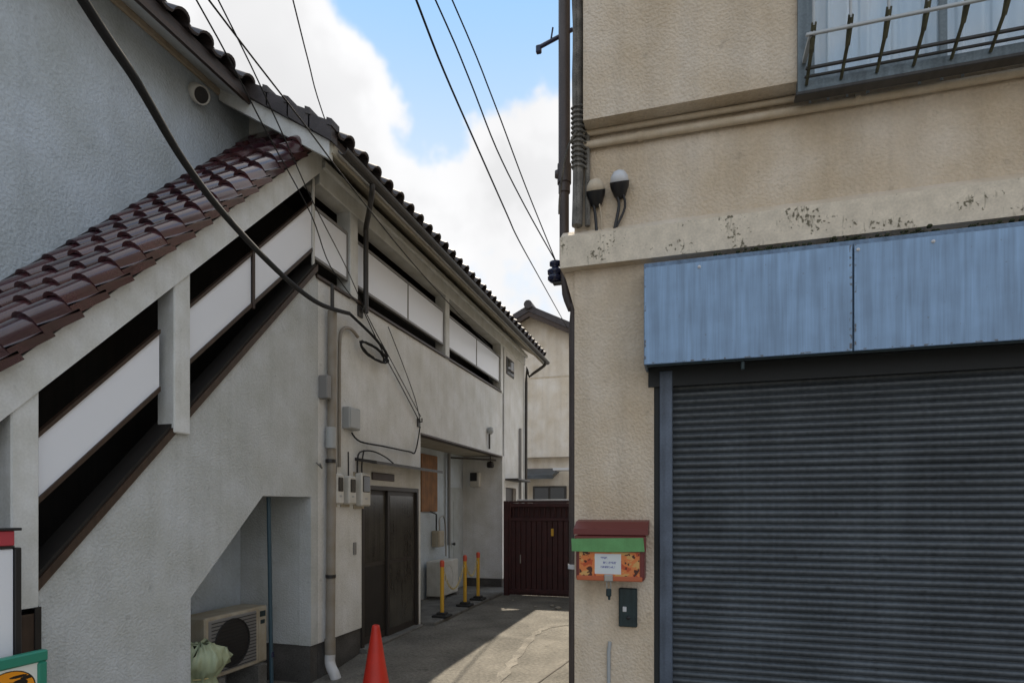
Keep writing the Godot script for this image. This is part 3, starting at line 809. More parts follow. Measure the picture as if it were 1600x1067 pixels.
	part("corner_trunk", tube(S(), [V(-0.575, 3.34, -3.57), V(-0.578, 3.9, -3.575)], 0.016, 8), M.pipe_flaky, b)
	var wrap := []
	for i in 90:
		wrap.append(V(-0.625 + cos(i * 0.9) * 0.045, 3.68 + i * 0.0042, -3.557 + sin(i * 0.9) * 0.042))
	part("wire_wrap", tube(S(), wrap, 0.006, 5), M.pipe_flaky, b)
	part("hanging_wire", tube(S(), smooth([V(-0.63, 3.88, -3.51), V(-0.70, 3.80, -3.56), V(-0.76, 3.62, -3.66), V(-0.775, 3.50, -3.70)], 4), 0.007, 5), M.pipe_flaky, b)
	# --- brown downpipe on the alley side
	var dp := part("downpipe", tube(S(), smooth([V(-0.755, 6.9, -3.76), V(-0.755, 4.5, -3.76), V(-0.755, 3.2, -3.76), V(-0.75, 3.07, -3.76), V(-0.715, 2.93, -3.76), V(-0.695, 2.80, -3.76), V(-0.695, 1.4, -3.76), V(-0.695, -0.2, -3.76)], 3), 0.031, 12), M.pipe_brown, b)
	part("pipe_sleeve", tube(S(), [V(-0.755, 3.66, -3.76), V(-0.755, 7.0, -3.76)], 0.038, 12), M.pipe_brown, dp)
	part("pipe_joint", tube(S(), [V(-0.755, 3.72, -3.76), V(-0.755, 3.84, -3.76)], 0.045, 12), M.pipe_brown, dp)
	part("pipe_knob", lathe(S(), V(-0.795, 3.78, -3.75), [Vector2(0.001, -0.03), Vector2(0.02, -0.02), Vector2(0.02, 0.02), Vector2(0.001, 0.03)], 8), M.pipe_brown, dp)
	part("pipe_bracket", tube(S(), [V(-0.695, 1.27, -3.76), V(-0.695, 1.30, -3.76)], 0.037, 12), M.porcelain, dp)
	# --- thin conduit low on the pillar
	part("conduit", tube(S(), [V(-0.452, -0.3, -3.588), V(-0.452, 0.80, -3.588), V(-0.445, 0.86, -3.595)], 0.011, 8), M.grey_box, b)

func dots(x: float, y: float, sd: float) -> float:
	var v := sin(x * 127.1 + y * 311.7 + sd) * 43758.5453
	return v - floorf(v)

var spot_noise: FastNoiseLite
func ledge_colour(u: float, v: float) -> Color:
	if spot_noise == null:
		spot_noise = FastNoiseLite.new()
		spot_noise.seed = 17
		spot_noise.frequency = 1.0
		spot_noise.fractal_octaves = 4
	var x := u * 4.685
	var y := v * 0.185
	var base := Color(srgb(0.63, 0.56, 0.465))
	var f := 1.0 + 0.08 * spot_noise.get_noise_2d(x * 9.0, y * 9.0) + 0.06 * spot_noise.get_noise_2d(x * 60.0, y * 60.0)
	var c := Color(base.r * f, base.g * f, base.b * f * 0.99)
	# mildew: speckles in clusters, drips below them
	var cl := spot_noise.get_noise_2d(x * 2.6 + 40.0, y * 5.0)
	var sp := spot_noise.get_noise_2d(x * 34.0, y * 26.0 + 9.0)
	var drip := spot_noise.get_noise_2d(x * 45.0, y * 5.0 + 70.0)
	var s := clampf((sp + cl * 0.9 - 0.52) * 6.0, 0.0, 1.0)
	s = maxf(s, clampf((drip + cl * 0.5 - 0.46) * 5.0, 0.0, 1.0) * 0.4)
	return c.lerp(Color(0.30, 0.28, 0.22), s * 0.75)

func hood_colour(u: float, v: float) -> Color:
	if spot_noise == null:
		ledge_colour(0.0, 0.0)
	var x := u * 1.04
	var base := Color(srgb(0.20, 0.315, 0.48))
	var st := spot_noise.get_noise_2d(x * 16.0, v * 0.6) * 0.13 + spot_noise.get_noise_2d(x * 70.0, v * 1.1 + 33.0) * 0.07
	var bl2 := spot_noise.get_noise_2d(x * 4.0 + 9.0, v * 2.5) * 0.06
	var f := 1.0 + st + bl2
	var c := Color(base.r * f, base.g * f * 1.0, base.b * f)
	var scratch := clampf((spot_noise.get_noise_2d(x * 30.0 + 80.0, v * 30.0) - 0.66) * 6.0, 0.0, 1.0)
	c = c.lerp(Color(0.36, 0.38, 0.40), scratch * 0.3)
	var rust := clampf((spot_noise.get_noise_2d(x * 20.0 + 5.0, v * 12.0 + 50.0) - 0.62 + (0.45 if u > 0.988 or u < 0.008 or v > 0.985 else 0.0)) * 5.0, 0.0, 1.0)
	return c.lerp(Color(0.27, 0.22, 0.18), rust * 0.6)

# ---------------------------------------------------------------- house beyond the gate
func far_house() -> void:
	var b := thing("far_house", V(-5.28, 0, -23.71), "cream gabled house with dark roof seen beyond the brown gate", "house")
	part("wall", prism(S(), "z", [Vector2(-8.67, -0.59), Vector2(-8.67, 7.00), Vector2(-5.39, 8.60), Vector2(-1.90, 6.87), Vector2(-1.90, -0.59)], -27.10, -21.00), M.cream_far, b)
	var roof := part("roof", prism(S(), "z", [Vector2(-9.21, 6.70), Vector2(-9.21, 6.95), Vector2(-5.39, 8.84), Vector2(-1.35, 6.84), Vector2(-1.35, 6.60), Vector2(-5.39, 8.61)], -27.64, -20.46), M.dark_tile, b)
	part("ridge_tile", tube(S(), [V(-5.39, 8.83, -27.64), V(-5.39, 8.83, -20.35)], 0.15, 10), M.dark_tile, roof)
	part("bargeboard", prism(S(), "z", [Vector2(-9.21, 6.54), Vector2(-9.21, 6.70), Vector2(-5.39, 8.61), Vector2(-1.35, 6.60), Vector2(-1.35, 6.43), Vector2(-5.39, 8.45)], -20.57, -20.49), M.brown, b)
	part("string_course", bx(S(), V(-8.67, 6.27, -21.00), V(-1.90, 6.37, -20.89), 0.01), M.pipe_cream, b)
	var wn := part("window", bx(S(), V(-4.31, 4.90, -21.03), V(-2.98, 6.19, -20.89), 0.01), M.alu, b)
	part("pane", bx(S(), V(-4.23, 5.00, -20.93), V(-3.69, 6.11, -20.88)), M.curtain, wn)
	part("pane", bx(S(), V(-3.60, 5.00, -20.93), V(-3.06, 6.11, -20.88)), M.curtain, wn)
	part("window_sill", bx(S(), V(-4.39, 4.83, -21.00), V(-2.90, 4.90, -20.81)), M.pipe_cream, wn)
	part("upper_overhang", bx(S(), V(-6.23, 3.48, -21.00), V(-1.90, 6.26, -20.73)), M.cream_far, b)
	part("awning", prism(S(), "x", [Vector2(-21.00, 2.96), Vector2(-21.00, 3.10), Vector2(-19.92, 2.80), Vector2(-19.92, 2.67)], -6.23, -4.40), M.slat, b)
	part("awning_edge", bx(S(), V(-4.34, 2.94, -20.32), V(-2.17, 3.02, -19.65)), M.porcelain, b)
	var lwn := part("window", bx(S(), V(-5.35, 1.04, -21.03), V(-4.13, 2.46, -20.92), 0.01), M.gutter, b)
	part("pane", bx(S(), V(-5.28, 1.11, -20.95), V(-4.78, 2.40, -20.91)), M.glass_dark, lwn)
	part("pane", bx(S(), V(-4.70, 1.11, -20.95), V(-4.20, 2.40, -20.91)), M.glass_dark, lwn)

# ---------------------------------------------------------------- things in the alley
func alley_things() -> void:
	# gate
	var g := thing("gate", V(-2.0, 0, -11.0), "dark maroon double gate of upright boards closing the alley", "gate")
	for x in [-3.33, -0.72]:
		part("gate_post", bx(S(), V(x - 0.05, -0.02, -11.06), V(x + 0.05, 1.80, -10.95), 0.008), M.maroon, g)
	for leaf in 2:
		var x0 := -3.27 + leaf * 1.27
		part("gate_rail", bx(S(), V(x0, 1.68, -11.04), V(x0 + 1.25, 1.76, -10.98), 0.006), M.maroon, g)
		part("gate_rail", bx(S(), V(x0, 1.42, -11.04), V(x0 + 1.25, 1.48, -10.98), 0.006), M.maroon, g)
		part("gate_rail", bx(S(), V(x0, 0.05, -11.04), V(x0 + 1.25, 0.13, -10.98), 0.006), M.maroon, g)
		for i in 12:
			var x := x0 + 0.02 + i * 0.1025
			part("gate_board", bx(S(), V(x, 0.012, -11.025), V(x + 0.094, 1.44, -11.0), 0.006), M.maroon, g)
			part("gate_spindle", tube(S(), [V(x + 0.047, 1.46, -11.01), V(x + 0.047, 1.70, -11.01)], 0.016, 6), M.maroon, g)
		part("gate_stile", bx(S(), V(x0 - 0.015, 0.03, -11.045), V(x0 + 0.03, 1.77, -10.975), 0.006), M.maroon, g)
		part("gate_stile", bx(S(), V(x0 + 1.21, 0.03, -11.045), V(x0 + 1.255, 1.77, -10.975), 0.006), M.maroon, g)
	part("gate_back", bx(S(), V(-3.28, 0.008, -11.062), V(-0.76, 1.75, -11.05)), M.maroon, g)
	part("gate_tag", bx(S(), V(-2.46, 1.14, -10.995), V(-2.41, 1.28, -10.985), 0.003), M.yellow, g)
	part("gate_handle", tube(S(), [V(-3.05, 0.62, -10.97), V(-3.05, 0.78, -10.97)], 0.012, 6), M.steel, g)
	part("gate_cap", bx(S(), V(-3.12, 1.80, -11.07), V(-0.7, 1.83, -10.97), 0.005), M.porcelain, g)
	part("gate_cap_rail", bx(S(), V(-3.28, 1.765, -11.05), V(-0.72, 1.80, -10.98), 0.004), M.maroon, g)
	# bollards and chains
	var posts := [[-3.50, -8.25, "nearest of the three yellow posts at the entry step"], [-3.53, -9.28, "middle one of the three yellow posts at the entry step"], [-3.55, -9.98, "farthest of the three yellow posts at the entry step"]]
	var first: Node3D = null
	for i in 3:
		var o: Node3D
		if i == 0:
			o = thing("chain_post", Vector3.ZERO, "", "post")
			part("base", bx(bx(S(), V(-0.12, 0, -0.12), V(0.12, 0.035, 0.12), 0.012), V(-0.07, 0.03, -0.07), V(0.07, 0.07, 0.07), 0.02), M.rubber, o)
			part("pole", tube(S(), [V(0, 0.05, 0), V(0, 0.74, 0)], 0.030, 14), M.yellow, o)
			part("top_cap", lathe(S(), V(0, 0.74, 0), [Vector2(0.033, 0), Vector2(0.034, 0.07), Vector2(0.026, 0.095), Vector2(0.001, 0.10)], 14), M.red_orange, o)
			part("chain_hook", tube(S(), [V(0, 0.70, -0.03), V(0, 0.72, -0.055), V(0, 0.69, -0.06)], 0.006, 6), M.yellow, o)
			first = o
		else:
			o = first.duplicate()
			o.name = numbered("chain_post")
			add_child(o)
		o.position = V(posts[i][0], 0.05, posts[i][1])
		tag(o, posts[i][2], "post", "yellow chain posts by the entry")
	for i in 2:
		var a := V(posts[i][0], 0.73, posts[i][1] - 0.05)
		var c := V(posts[i + 1][0], 0.73, posts[i + 1][1] + 0.05)
		var st := S()
		var n := 26 - i * 8
		for k in n:
			var t := (k + 0.5) / n
			var p: Vector3 = a.lerp(c, t) - Vector3(0, (0.33 if i == 0 else 0.22) * 4.0 * t * (1 - t), 0)
			var t2 := (k + 0.9) / n
			var p2: Vector3 = a.lerp(c, t2) - Vector3(0, (0.33 if i == 0 else 0.22) * 4.0 * t2 * (1 - t2), 0)
			var d := (p2 - p).normalized()
			var s := d.cross(Vector3.RIGHT).normalized() if k % 2 == 0 else Vector3.RIGHT
			var ring := []
			for q in 9:
				var an := TAU * q / 8.0
				ring.append(p + d * cos(an) * 0.030 + s * sin(an) * 0.016)
			tube(st, ring, 0.005, 5)
		single("plastic_chain", st, M.chain, ["pale plastic chain sagging from the nearest yellow post", "pale plastic chain between the two farther yellow posts"][i], "chain", "chains between the posts")
	# traffic cone
	var cn := thing("traffic_cone", V(-2.62, gy(-4.7), -4.70), "plain red traffic cone standing in the alley mouth", "traffic cone")
	var cb := V(-2.62, gy(-4.7), -4.70)
	part("cone_base", bx(S(), cb + V(-0.19, 0, -0.19), cb + V(0.19, 0.03, 0.19), 0.012), M.cone_red, cn)
	part("cone_body", lathe(S(), cb, [Vector2(0.15, 0.03), Vector2(0.142, 0.05), Vector2(0.085, 0.38), Vector2(0.036, 0.69), Vector2(0.032, 0.715), Vector2(0.022, 0.72), Vector2(0.018, 0.70)], 28), M.cone_red, cn)
	# air conditioner under the stair
	var ac := thing("air_conditioner", V(-4.14, 0.1, -4.65), "ivory outdoor air conditioner unit standing under the stair opening", "air conditioner")
	part("casing", bx(S(), V(-4.30, 0.15, -5.02), V(-4.0, 0.70, -4.22), 0.012), M.ivory, ac)
	var gl := part("fan_grille", bx(S(), V(-4.01, 0.19, -4.86), V(-3.992, 0.67, -4.26), 0.006), M.pipe_grey, ac)
	part("fan_ring", tube(S(), ring_pts(V(-3.988, 0.43, -4.54), 0.215, 28), 0.008, 6), M.rubber, gl)
	part("fan_hub", lathe(S(), V(-3.992, 0.43, -4.54), [Vector2(0.21, 0.0), Vector2(0.001, 0.003)], 24, Basis(Vector3.FORWARD, PI / 2)), M.black, gl)
	for i in 15:
		part("grille_wire", tube(S(), [V(-3.982, 0.21 + i * 0.031, -4.84), V(-3.982, 0.21 + i * 0.031, -4.28)], 0.0035, 4), M.rubber, gl)
	part("service_plate", bx(S(), V(-4.0, 0.17, -5.0), V(-3.994, 0.68, -4.89), 0.002), M.ivory, ac)
	part("maker_badge", bx(S(), V(-3.996, 0.60, -4.985), V(-3.99, 0.655, -4.905), 0.002), M.plate, ac)
	part("maker_badge", bx(S(), V(-3.996, 0.53, -4.975), V(-3.991, 0.57, -4.915), 0.002), M.plate, ac)
	for z in [-4.9, -4.35]:
		part("foot_block", bx(S(), V(-4.34, gy(-4.6, -4.1) - 0.02, z - 0.06), V(-3.95, 0.15, z + 0.06), 0.01), M.concrete, ac)
	part("hose", tube(S(), smooth([V(-4.2, 0.3, -5.03), V(-4.18, 0.2, -5.1), V(-4.12, -0.05, -5.12), V(-4.0, -0.11, -5.0)], 4), 0.014, 6), M.pipe_grey, ac)
	# blue pole in the opening
	var bp := thing("blue_pole", V(-3.72, gy(-4.72, -3.72), -4.72), "thin dark blue pole standing upright in the stair opening", "pole")
	part("shaft", tube(S(), [V(-3.73, gy(-4.72, -3.72), -4.745), V(-3.73, 1.76, -4.70)], 0.019, 8), M.blue_pole, bp)
	part("sleeve", tube(S(), [V(-3.73, 0.27, -4.74), V(-3.73, 0.32, -4.74)], 0.024, 8), M.navy, bp)
	# green plastic sheet tied round a plant pot
	var gs := S()
	gs.set_smooth_group(0)
	if spot_noise == null:
		ledge_colour(0.0, 0.0)
	var c0 := V(-3.90, gy(-4.0, -3.9) - 0.01, -4.06)
	var rows := [[0.02, 0.80], [0.11, 0.80], [0.19, 0.75], [0.215, 0.69], [0.20, 0.62], [0.13, 0.55], [0.105, 0.52], [0.12, 0.46], [0.15, 0.34], [0.185, 0.15], [0.21, 0.0]]
	var cols := 72
	var pos := func(i: int, k: int) -> Vector3:
		var a := TAU * k / cols
		var fold := 0.15 * sin(a * 9.0 + 1.3 * sin(a * 2.0) + i * 0.15) + 0.10 * sin(a * 17.0 + i * 0.6)
		if i <= 4:
			fold = 0.38 * spot_noise.get_noise_3d(cos(a) * 1.6, i * 0.35, sin(a) * 1.6) + 0.05 * sin(a * 17.0 + i * 1.6)
		var r: float = rows[i][0] * (1.0 + fold)
		return c0 + V(cos(a) * r, rows[i][1] * 0.98 + 0.008 * sin(a * 3.0 + i * 0.9) + (0.05 if i < 5 else 0.0) * spot_noise.get_noise_3d(cos(a) * 2.0 + 7.0, i * 0.6, sin(a) * 2.0), sin(a) * r)
	for i in rows.size() - 1:
		for k in cols:
			quad(gs, pos.call(i, k), pos.call(i, k + 1), pos.call(i + 1, k + 1), pos.call(i + 1, k), c0 + V(0, rows[i][1], 0))
	var gt := thing("sheet_bundle", V(-3.90, gy(-4.0, -3.9), -4.04), "pale green plastic sheet tied in a bundle before the air conditioner", "sheet")
	part("sheet", gs, M.green_sheet, gt)
	part("tie", tube(S(), ring_y(c0 + V(0, 0.52, 0), 0.115, 16), 0.007, 5), M.chain, gt)
	# electricity meters
	var ml := ["ivory electricity meter nearest the drain pipe", "narrow middle electricity meter of the three on the white wall", "largest electricity meter of the three, nearest the sliding door"]
	var ms := [[-5.66, -5.52, 1.70, 2.02], [-5.91, -5.76, 1.70, 2.01], [-6.22, -6.02, 1.68, 2.06]]
	for i in 3:
		var e: Array = ms[i]
		var zc: float = (e[0] + e[1]) * 0.5
		var mt := thing("electric_meter", V(-3.6, e[2], zc), ml[i], "meter", "electricity meters on the alley wall")
		part("back_board", bx(S(), V(XL, e[2] - 0.03, e[0] - 0.01), V(XL + 0.015, e[3] + 0.01, e[1] + 0.01), 0.003), M.ivory, mt)
		part("case", bx(S(), V(XL + 0.015, e[2], e[0]), V(XL + 0.11, e[3], e[1]), 0.015), M.white_plastic, mt)
		part("dial_window", bx(S(), V(XL + 0.09, e[2] + (e[3] - e[2]) * 0.42, e[0] + 0.025), V(XL + 0.118, e[3] - 0.035, e[1] - 0.02), 0.008), M.glass_dark, mt)
		part("number_plate", bx(S(), V(XL + 0.108, e[2] + 0.075, zc - 0.02), V(XL + 0.113, e[2] + 0.095, zc + 0.02)), M.grey_box, mt)
		part("lead", tube(S(), smooth([V(XL + 0.05, e[3] - 0.01, zc), V(XL + 0.05, e[3] + 0.12, zc), V(XL + 0.03, e[3] + 0.27, zc + 0.02 - 0.05 * i)], 4), 0.008, 6), M.cable, mt)
	var jb := thing("junction_box", V(-3.6, 2.53, -5.9), "grey junction box above the electricity meters", "box")
	part("case", bx(S(), V(XL, 2.53, -6.02), V(XL + 0.09, 2.77, -5.79), 0.008), M.grey_box, jb)
	part("cover", bx(S(), V(XL + 0.088, 2.545, -6.005), V(XL + 0.098, 2.755, -5.805), 0.004), M.grey_box, jb)
	# entry: outdoor unit, wall lamp, bell
	var hu := thing("outdoor_unit", V(-4.3, 0.05, -9.9), "white outdoor unit on the entry floor behind the yellow posts", "air conditioner")
	part("casing", bx(S(), V(-4.44, 0.10, -10.55), V(-4.15, 0.72, -9.75), 0.012), M.white_plastic, hu)
	part("fan_grille", lathe(S(), V(-4.148, 0.40, -10.05), [Vector2(0.24, 0.0), Vector2(0.235, 0.012), Vector2(0.001, 0.014)], 24, Basis(Vector3.FORWARD, -PI / 2)), M.rubber, hu)
	for z in [-10.45, -9.85]:
		part("foot", bx(S(), V(-4.46, 0.05, z - 0.05), V(-4.12, 0.10, z + 0.05)), M.concrete, hu)
	var gm := thing("gas_meter", V(-4.4, 0.9, -10.4), "small pale gas meter under the orange notice board", "meter")
	part("case", bx(S(), V(-4.5, 0.95, -10.35), V(-4.34, 1.25, -10.1), 0.02), M.ivory, gm)
	part("gas_pipe", tube(S(), smooth([V(-4.42, 1.25, -10.3), V(-4.42, 1.45, -10.3), V(-4.42, 1.5, -10.5), V(-4.42, 1.2, -10.6), V(-4.42, 0.75, -10.6)], 4), 0.014, 6), M.steel, gm)
	part("gas_pipe", tube(S(), [V(-4.42, 1.25, -10.15), V(-4.42, 1.55, -10.15), V(-4.42, 1.6, -9.9)], 0.014, 6), M.rubber, gm)
	var wl := thing("wall_lamp", V(-4.2, 2.08, -11.65), "small white box lamp on the end wall of the entry", "lamp")
	part("housing", bx(S(), V(-4.31, 2.10, -11.72), V(-4.10, 2.40, -11.60), 0.015), M.white_plastic, wl)
	part("shade", bx(S(), V(-4.30, 2.22, -11.62), V(-4.15, 2.39, -11.585), 0.008), M.black, wl)
	var sp := thing("entry_sensor", V(-3.88, 2.5, -11.68), "little black sensor box high on the entry end wall", "sensor")
	part("body", bx(S(), V(-3.95, 2.49, -11.72), V(-3.82, 2.61, -11.62), 0.02), M.black, sp)
	part("arm", tube(S(), [V(-3.88, 2.6, -11.67), V(-3.88, 2.74, -11.67)], 0.012, 6), M.gutter, sp)
	# pebbles by the gate
	var spots := [[-2.45, -9.75], [-2.2, -9.9], [-2.05, -9.7], [-3.0, -10.3]]
	var where := ["paler pebble lying in front of the gate", "small pebble close below the gate boards", "pebble on the gate's shadow edge", "flat pebble near the gate post"]
	for i in 4:
		var r := 0.03 + 0.012 * (i % 3)
		var pb2 := S()
		var q := V(spots[i][0], 0.0, spots[i][1])
		lathe(pb2, q, [Vector2(0.001, 0.0), Vector2(r, 0.004), Vector2(r * 1.05, r * 0.4), Vector2(r * 0.6, r * 0.8), Vector2(0.001, r * 0.9)], 7)
		single("pebble", pb2, M.stone, where[i], "pebble", "pebbles before the gate")

func ring_pts(c: Vector3, r: float, n: int) -> Array:
	var o := []
	for i in n + 1:
		var a := TAU * i / n
		o.append(c + V(0, cos(a) * r, sin(a) * r))
	return o

func ring_y(c: Vector3, r: float, n: int) -> Array:
	var o := []
	for i in n + 1:
		var a := TAU * i / n
		o.append(c + V(cos(a) * r, 0, sin(a) * r))
	return o

# ---------------------------------------------------------------- things on and before the walls
func street_things() -> void:
	# mailbox
	var mb := thing("mailbox", V(-0.42, 1.22, -3.55), "dark red mailbox with green tape and orange printed front on cream pillar", "mailbox")
	part("body", bx(S(), V(-0.625, 1.24, -3.6), V(-0.235, 1.50, -3.455), 0.008), M.mail_red, mb)
	part("hood", prism(S(), "x", [Vector2(-3.6, 1.50), Vector2(-3.6, 1.585), Vector2(-3.52, 1.575), Vector2(-3.435, 1.535), Vector2(-3.435, 1.502)], -0.635, -0.215), M.mail_red, mb)
	part("flap", bx(S(), V(-0.63, 1.41, -3.455), V(-0.225, 1.498, -3.437), 0.006), M.mail_red, mb)
	part("green_tape", prism(S(), "z", [Vector2(-0.645, 1.405), Vector2(-0.648, 1.478), Vector2(-0.24, 1.487), Vector2(-0.232, 1.41), Vector2(-0.44, 1.403)], -3.437, -3.432), M.mail_green, mb)
	part("bottom_rail", bx(S(), V(-0.62, 1.238, -3.455), V(-0.245, 1.265, -3.442), 0.004), M.mail_orange, mb)
	var pr := drawn(384, 160, func(u: float, v: float) -> Color: return print_colour(u, v), 0.6)
	part("printed_paper", sheet(V(-0.603, 1.402, -3.4475), V(-0.262, 1.402, -3.4475), V(-0.262, 1.266, -3.4475), V(-0.603, 1.266, -3.4475)), pr, mb)
	part("paper_board", bx(S(), V(-0.606, 1.263, -3.455), V(-0.259, 1.405, -3.4485)), M.mail_orange, mb)
	part("latch", bx(S(), V(-0.46, 1.235, -3.45), V(-0.41, 1.275, -3.436), 0.005), M.steel, mb)
	part("padlock", bx(bx(S(), V(-0.448, 1.15, -3.452), V(-0.418, 1.195, -3.436), 0.006), V(-0.438, 1.13, -3.45), V(-0.424, 1.152, -3.44), 0.004), M.plate, mb)
	part("shackle", tube(S(), smooth([V(-0.443, 1.19, -3.444), V(-0.445, 1.225, -3.444), V(-0.434, 1.245, -3.444), V(-0.422, 1.225, -3.444), V(-0.424, 1.19, -3.444)], 4), 0.004, 6), M.steel, mb)
	# switch plate below the mailbox
	var kp := thing("switch_plate", V(-0.34, 0.95, -3.59), "dark teal metal switch plate below the mailbox", "plate")
	part("plate", bx(S(), V(-0.392, 0.955, -3.6), V(-0.285, 1.183, -3.575), 0.005), M.plate, kp)
	part("keyhole_cover", bx(S(), V(-0.368, 1.045, -3.577), V(-0.346, 1.075, -3.570), 0.003), M.porcelain, kp)
	part("push_button", lathe(S(), V(-0.335, 1.01, -3.576), [Vector2(0.012, 0.0), Vector2(0.011, 0.006), Vector2(0.001, 0.007)], 12, Basis(Vector3.RIGHT, PI / 2)), M.black, kp)
	# cable entrance caps
	var caps := [[-0.525, 3.545, "black cable entrance cap nearer the corner pipe on cream wall"], [-0.385, 3.575, "white domed cable entrance cap on the cream wall above the ledge"]]
	for i in 2:
		var x: float = caps[i][0]
		var y: float = caps[i][1]
		var ec := thing("entrance_cap", V(x, y - 0.06, -3.56), caps[i][2], "cable cap", "cable entrance caps")
		var tilt := Basis(Vector3.RIGHT, 0.45)
		part("dome", lathe(S(), V(x, y, -3.55), [Vector2(0.001, 0.055), Vector2(0.03, 0.048), Vector2(0.05, 0.02), Vector2(0.056, -0.012), Vector2(0.05, -0.02)], 16, tilt), M.porcelain if i == 1 else M.pipe_cream, ec)
		part("skirt", lathe(S(), V(x, y, -3.55), [Vector2(0.058, -0.008), Vector2(0.054, -0.035), Vector2(0.034, -0.085), Vector2(0.022, -0.10), Vector2(0.001, -0.10)], 16, tilt), M.black, ec)
		part("lead", tube(S(), smooth([V(x - 0.015, y - 0.08, -3.565), V(x - 0.005, y - 0.14, -3.575), V(x + (0.004 if i == 0 else -0.03), y - 0.25 - 0.02 * i, -3.57)], 4), 0.009, 6), M.black, ec)
		part("lead", tube(S(), smooth([V(x + 0.02, y - 0.08, -3.565), V(x + 0.03, y - 0.15, -3.578), V(x + (0.035 if i == 0 else -0.02), y - 0.26, -3.575)], 4), 0.007 if i == 1 else 0.005, 6), M.black if i == 1 else M.pipe_cream, ec)
	# porcelain insulators on the alley side
	var ins := thing("insulator_stack", V(-0.80, 3.1, -3.77), "stack of dark blue insulators on the corner of the cream house", "insulator")
	part("spools", lathe(S(), V(-0.815, 3.10, -3.77), [Vector2(0.001, 0.0), Vector2(0.035, 0.005), Vector2(0.05, 0.02), Vector2(0.05, 0.035), Vector2(0.03, 0.045), Vector2(0.05, 0.055), Vector2(0.052, 0.075), Vector2(0.03, 0.085), Vector2(0.018, 0.10), Vector2(0.038, 0.11), Vector2(0.038, 0.13), Vector2(0.001, 0.14)], 16), M.navy, ins)
	part("bracket", bx(S(), V(-0.83, 3.085, -3.79), V(-0.66, 3.10, -3.75), 0.004), M.gutter, ins)
	# iron arm higher up
	var arm := thing("iron_arm", V(-0.8, 4.6, -3.76), "short dark iron arm sticking out from the cream house downpipe", "bracket")
	part("bar", tube(S(), [V(-0.70, 4.69, -3.76), V(-0.93, 4.62, -3.76)], 0.013, 6), M.navy, arm)
	part("pin", tube(S(), [V(-0.845, 4.64, -3.76), V(-0.83, 4.73, -3.76)], 0.006, 5), M.navy, arm)
	part("end_clip", bx(S(), V(-0.94, 4.585, -3.775), V(-0.905, 4.635, -3.745), 0.006), M.navy, arm)
	# brown box at the foot of the stair
	var bb := thing("wooden_box", V(-3.6, -0.2, -2.45), "brown wooden box standing at the foot of the stair", "box")
	part("board", bx(S(), V(-3.72, -0.2, -2.565), V(-3.60, 1.09, -2.30), 0.006), M.brown, bb)
	part("corner_strip", bx(S(), V(-3.60, -0.2, -2.567), V(-3.592, 1.085, -2.53), 0.002), M.dark_wood, bb)
	# white board with a dark frame, red sign on it
	var wb := thing("notice_stand", V(-3.42, -0.18, -2.0), "tall white notice stand with dark edge by the stair foot", "stand")
	part("board", bx(S(), V(-3.45, 0.35, -2.30), V(-3.42, 1.44, -1.45), 0.004), M.panel, wb)
	part("frame", bx(S(), V(-3.455, -0.18, -2.335), V(-3.41, 1.445, -2.302), 0.004), M.black, wb)
	part("frame", bx(S(), V(-3.455, -0.18, -1.448), V(-3.41, 1.445, -1.415), 0.004), M.black, wb)
	part("frame", bx(S(), V(-3.452, 1.442, -2.30), V(-3.412, 1.455, -1.45)), M.black, wb)
	var rs := thing("red_sign", V(-3.43, 1.455, -2.1), "small red and pink sign box on top of the white stand", "sign")
	part("box", bx(S(), V(-3.46, 1.456, -2.30), V(-3.41, 1.535, -1.7), 0.004), M.sign_red, rs)
	part("band", prism(S(), "x", [Vector2(-1.7, 1.50), Vector2(-1.7, 1.53), Vector2(-2.18, 1.53), Vector2(-2.12, 1.505)], -3.41, -3.406), M.sign_pink, rs)
	part("lid", bx(S(), V(-3.47, 1.535, -2.33), V(-3.40, 1.55, -1.69), 0.003), M.black, rs)
	part("strut", bx(S(), V(-3.408, 1.456, -2.14), V(-3.40, 1.51, -2.10)), M.chain, rs)
	# delivery sign with green border
	var ds := thing("delivery_sign", V(-3.3, -0.18, -2.0), "green framed sign with a black and yellow oval emblem", "sign")
	part("board", bx(S(), V(-3.325, -0.15, -2.36), V(-3.302, 0.875, -2.0)), M.white_plastic, ds)
	var em := drawn(256, 512, func(u: float, v: float) -> Color: return emblem_colour(u, v), 0.4)
	part("emblem", sheet(V(-3.2985, 0.845, -2.01), V(-3.2985, 0.845, -2.34), V(-3.2985, -0.07, -2.34), V(-3.2985, -0.07, -2.01)), em, ds)
	for e in [[0.84, 0.90], [-0.15, -0.09]]:
		part("frame", bx(S(), V(-3.33, e[0], -2.385), V(-3.285, e[1], -1.975), 0.008), M.teal, ds)
	for z in [-2.358, -2.002]:
		part("frame", bx(S(), V(-3.329, -0.18, z - 0.024), V(-3.287, 0.839, z + 0.024), 0.008), M.teal, ds)

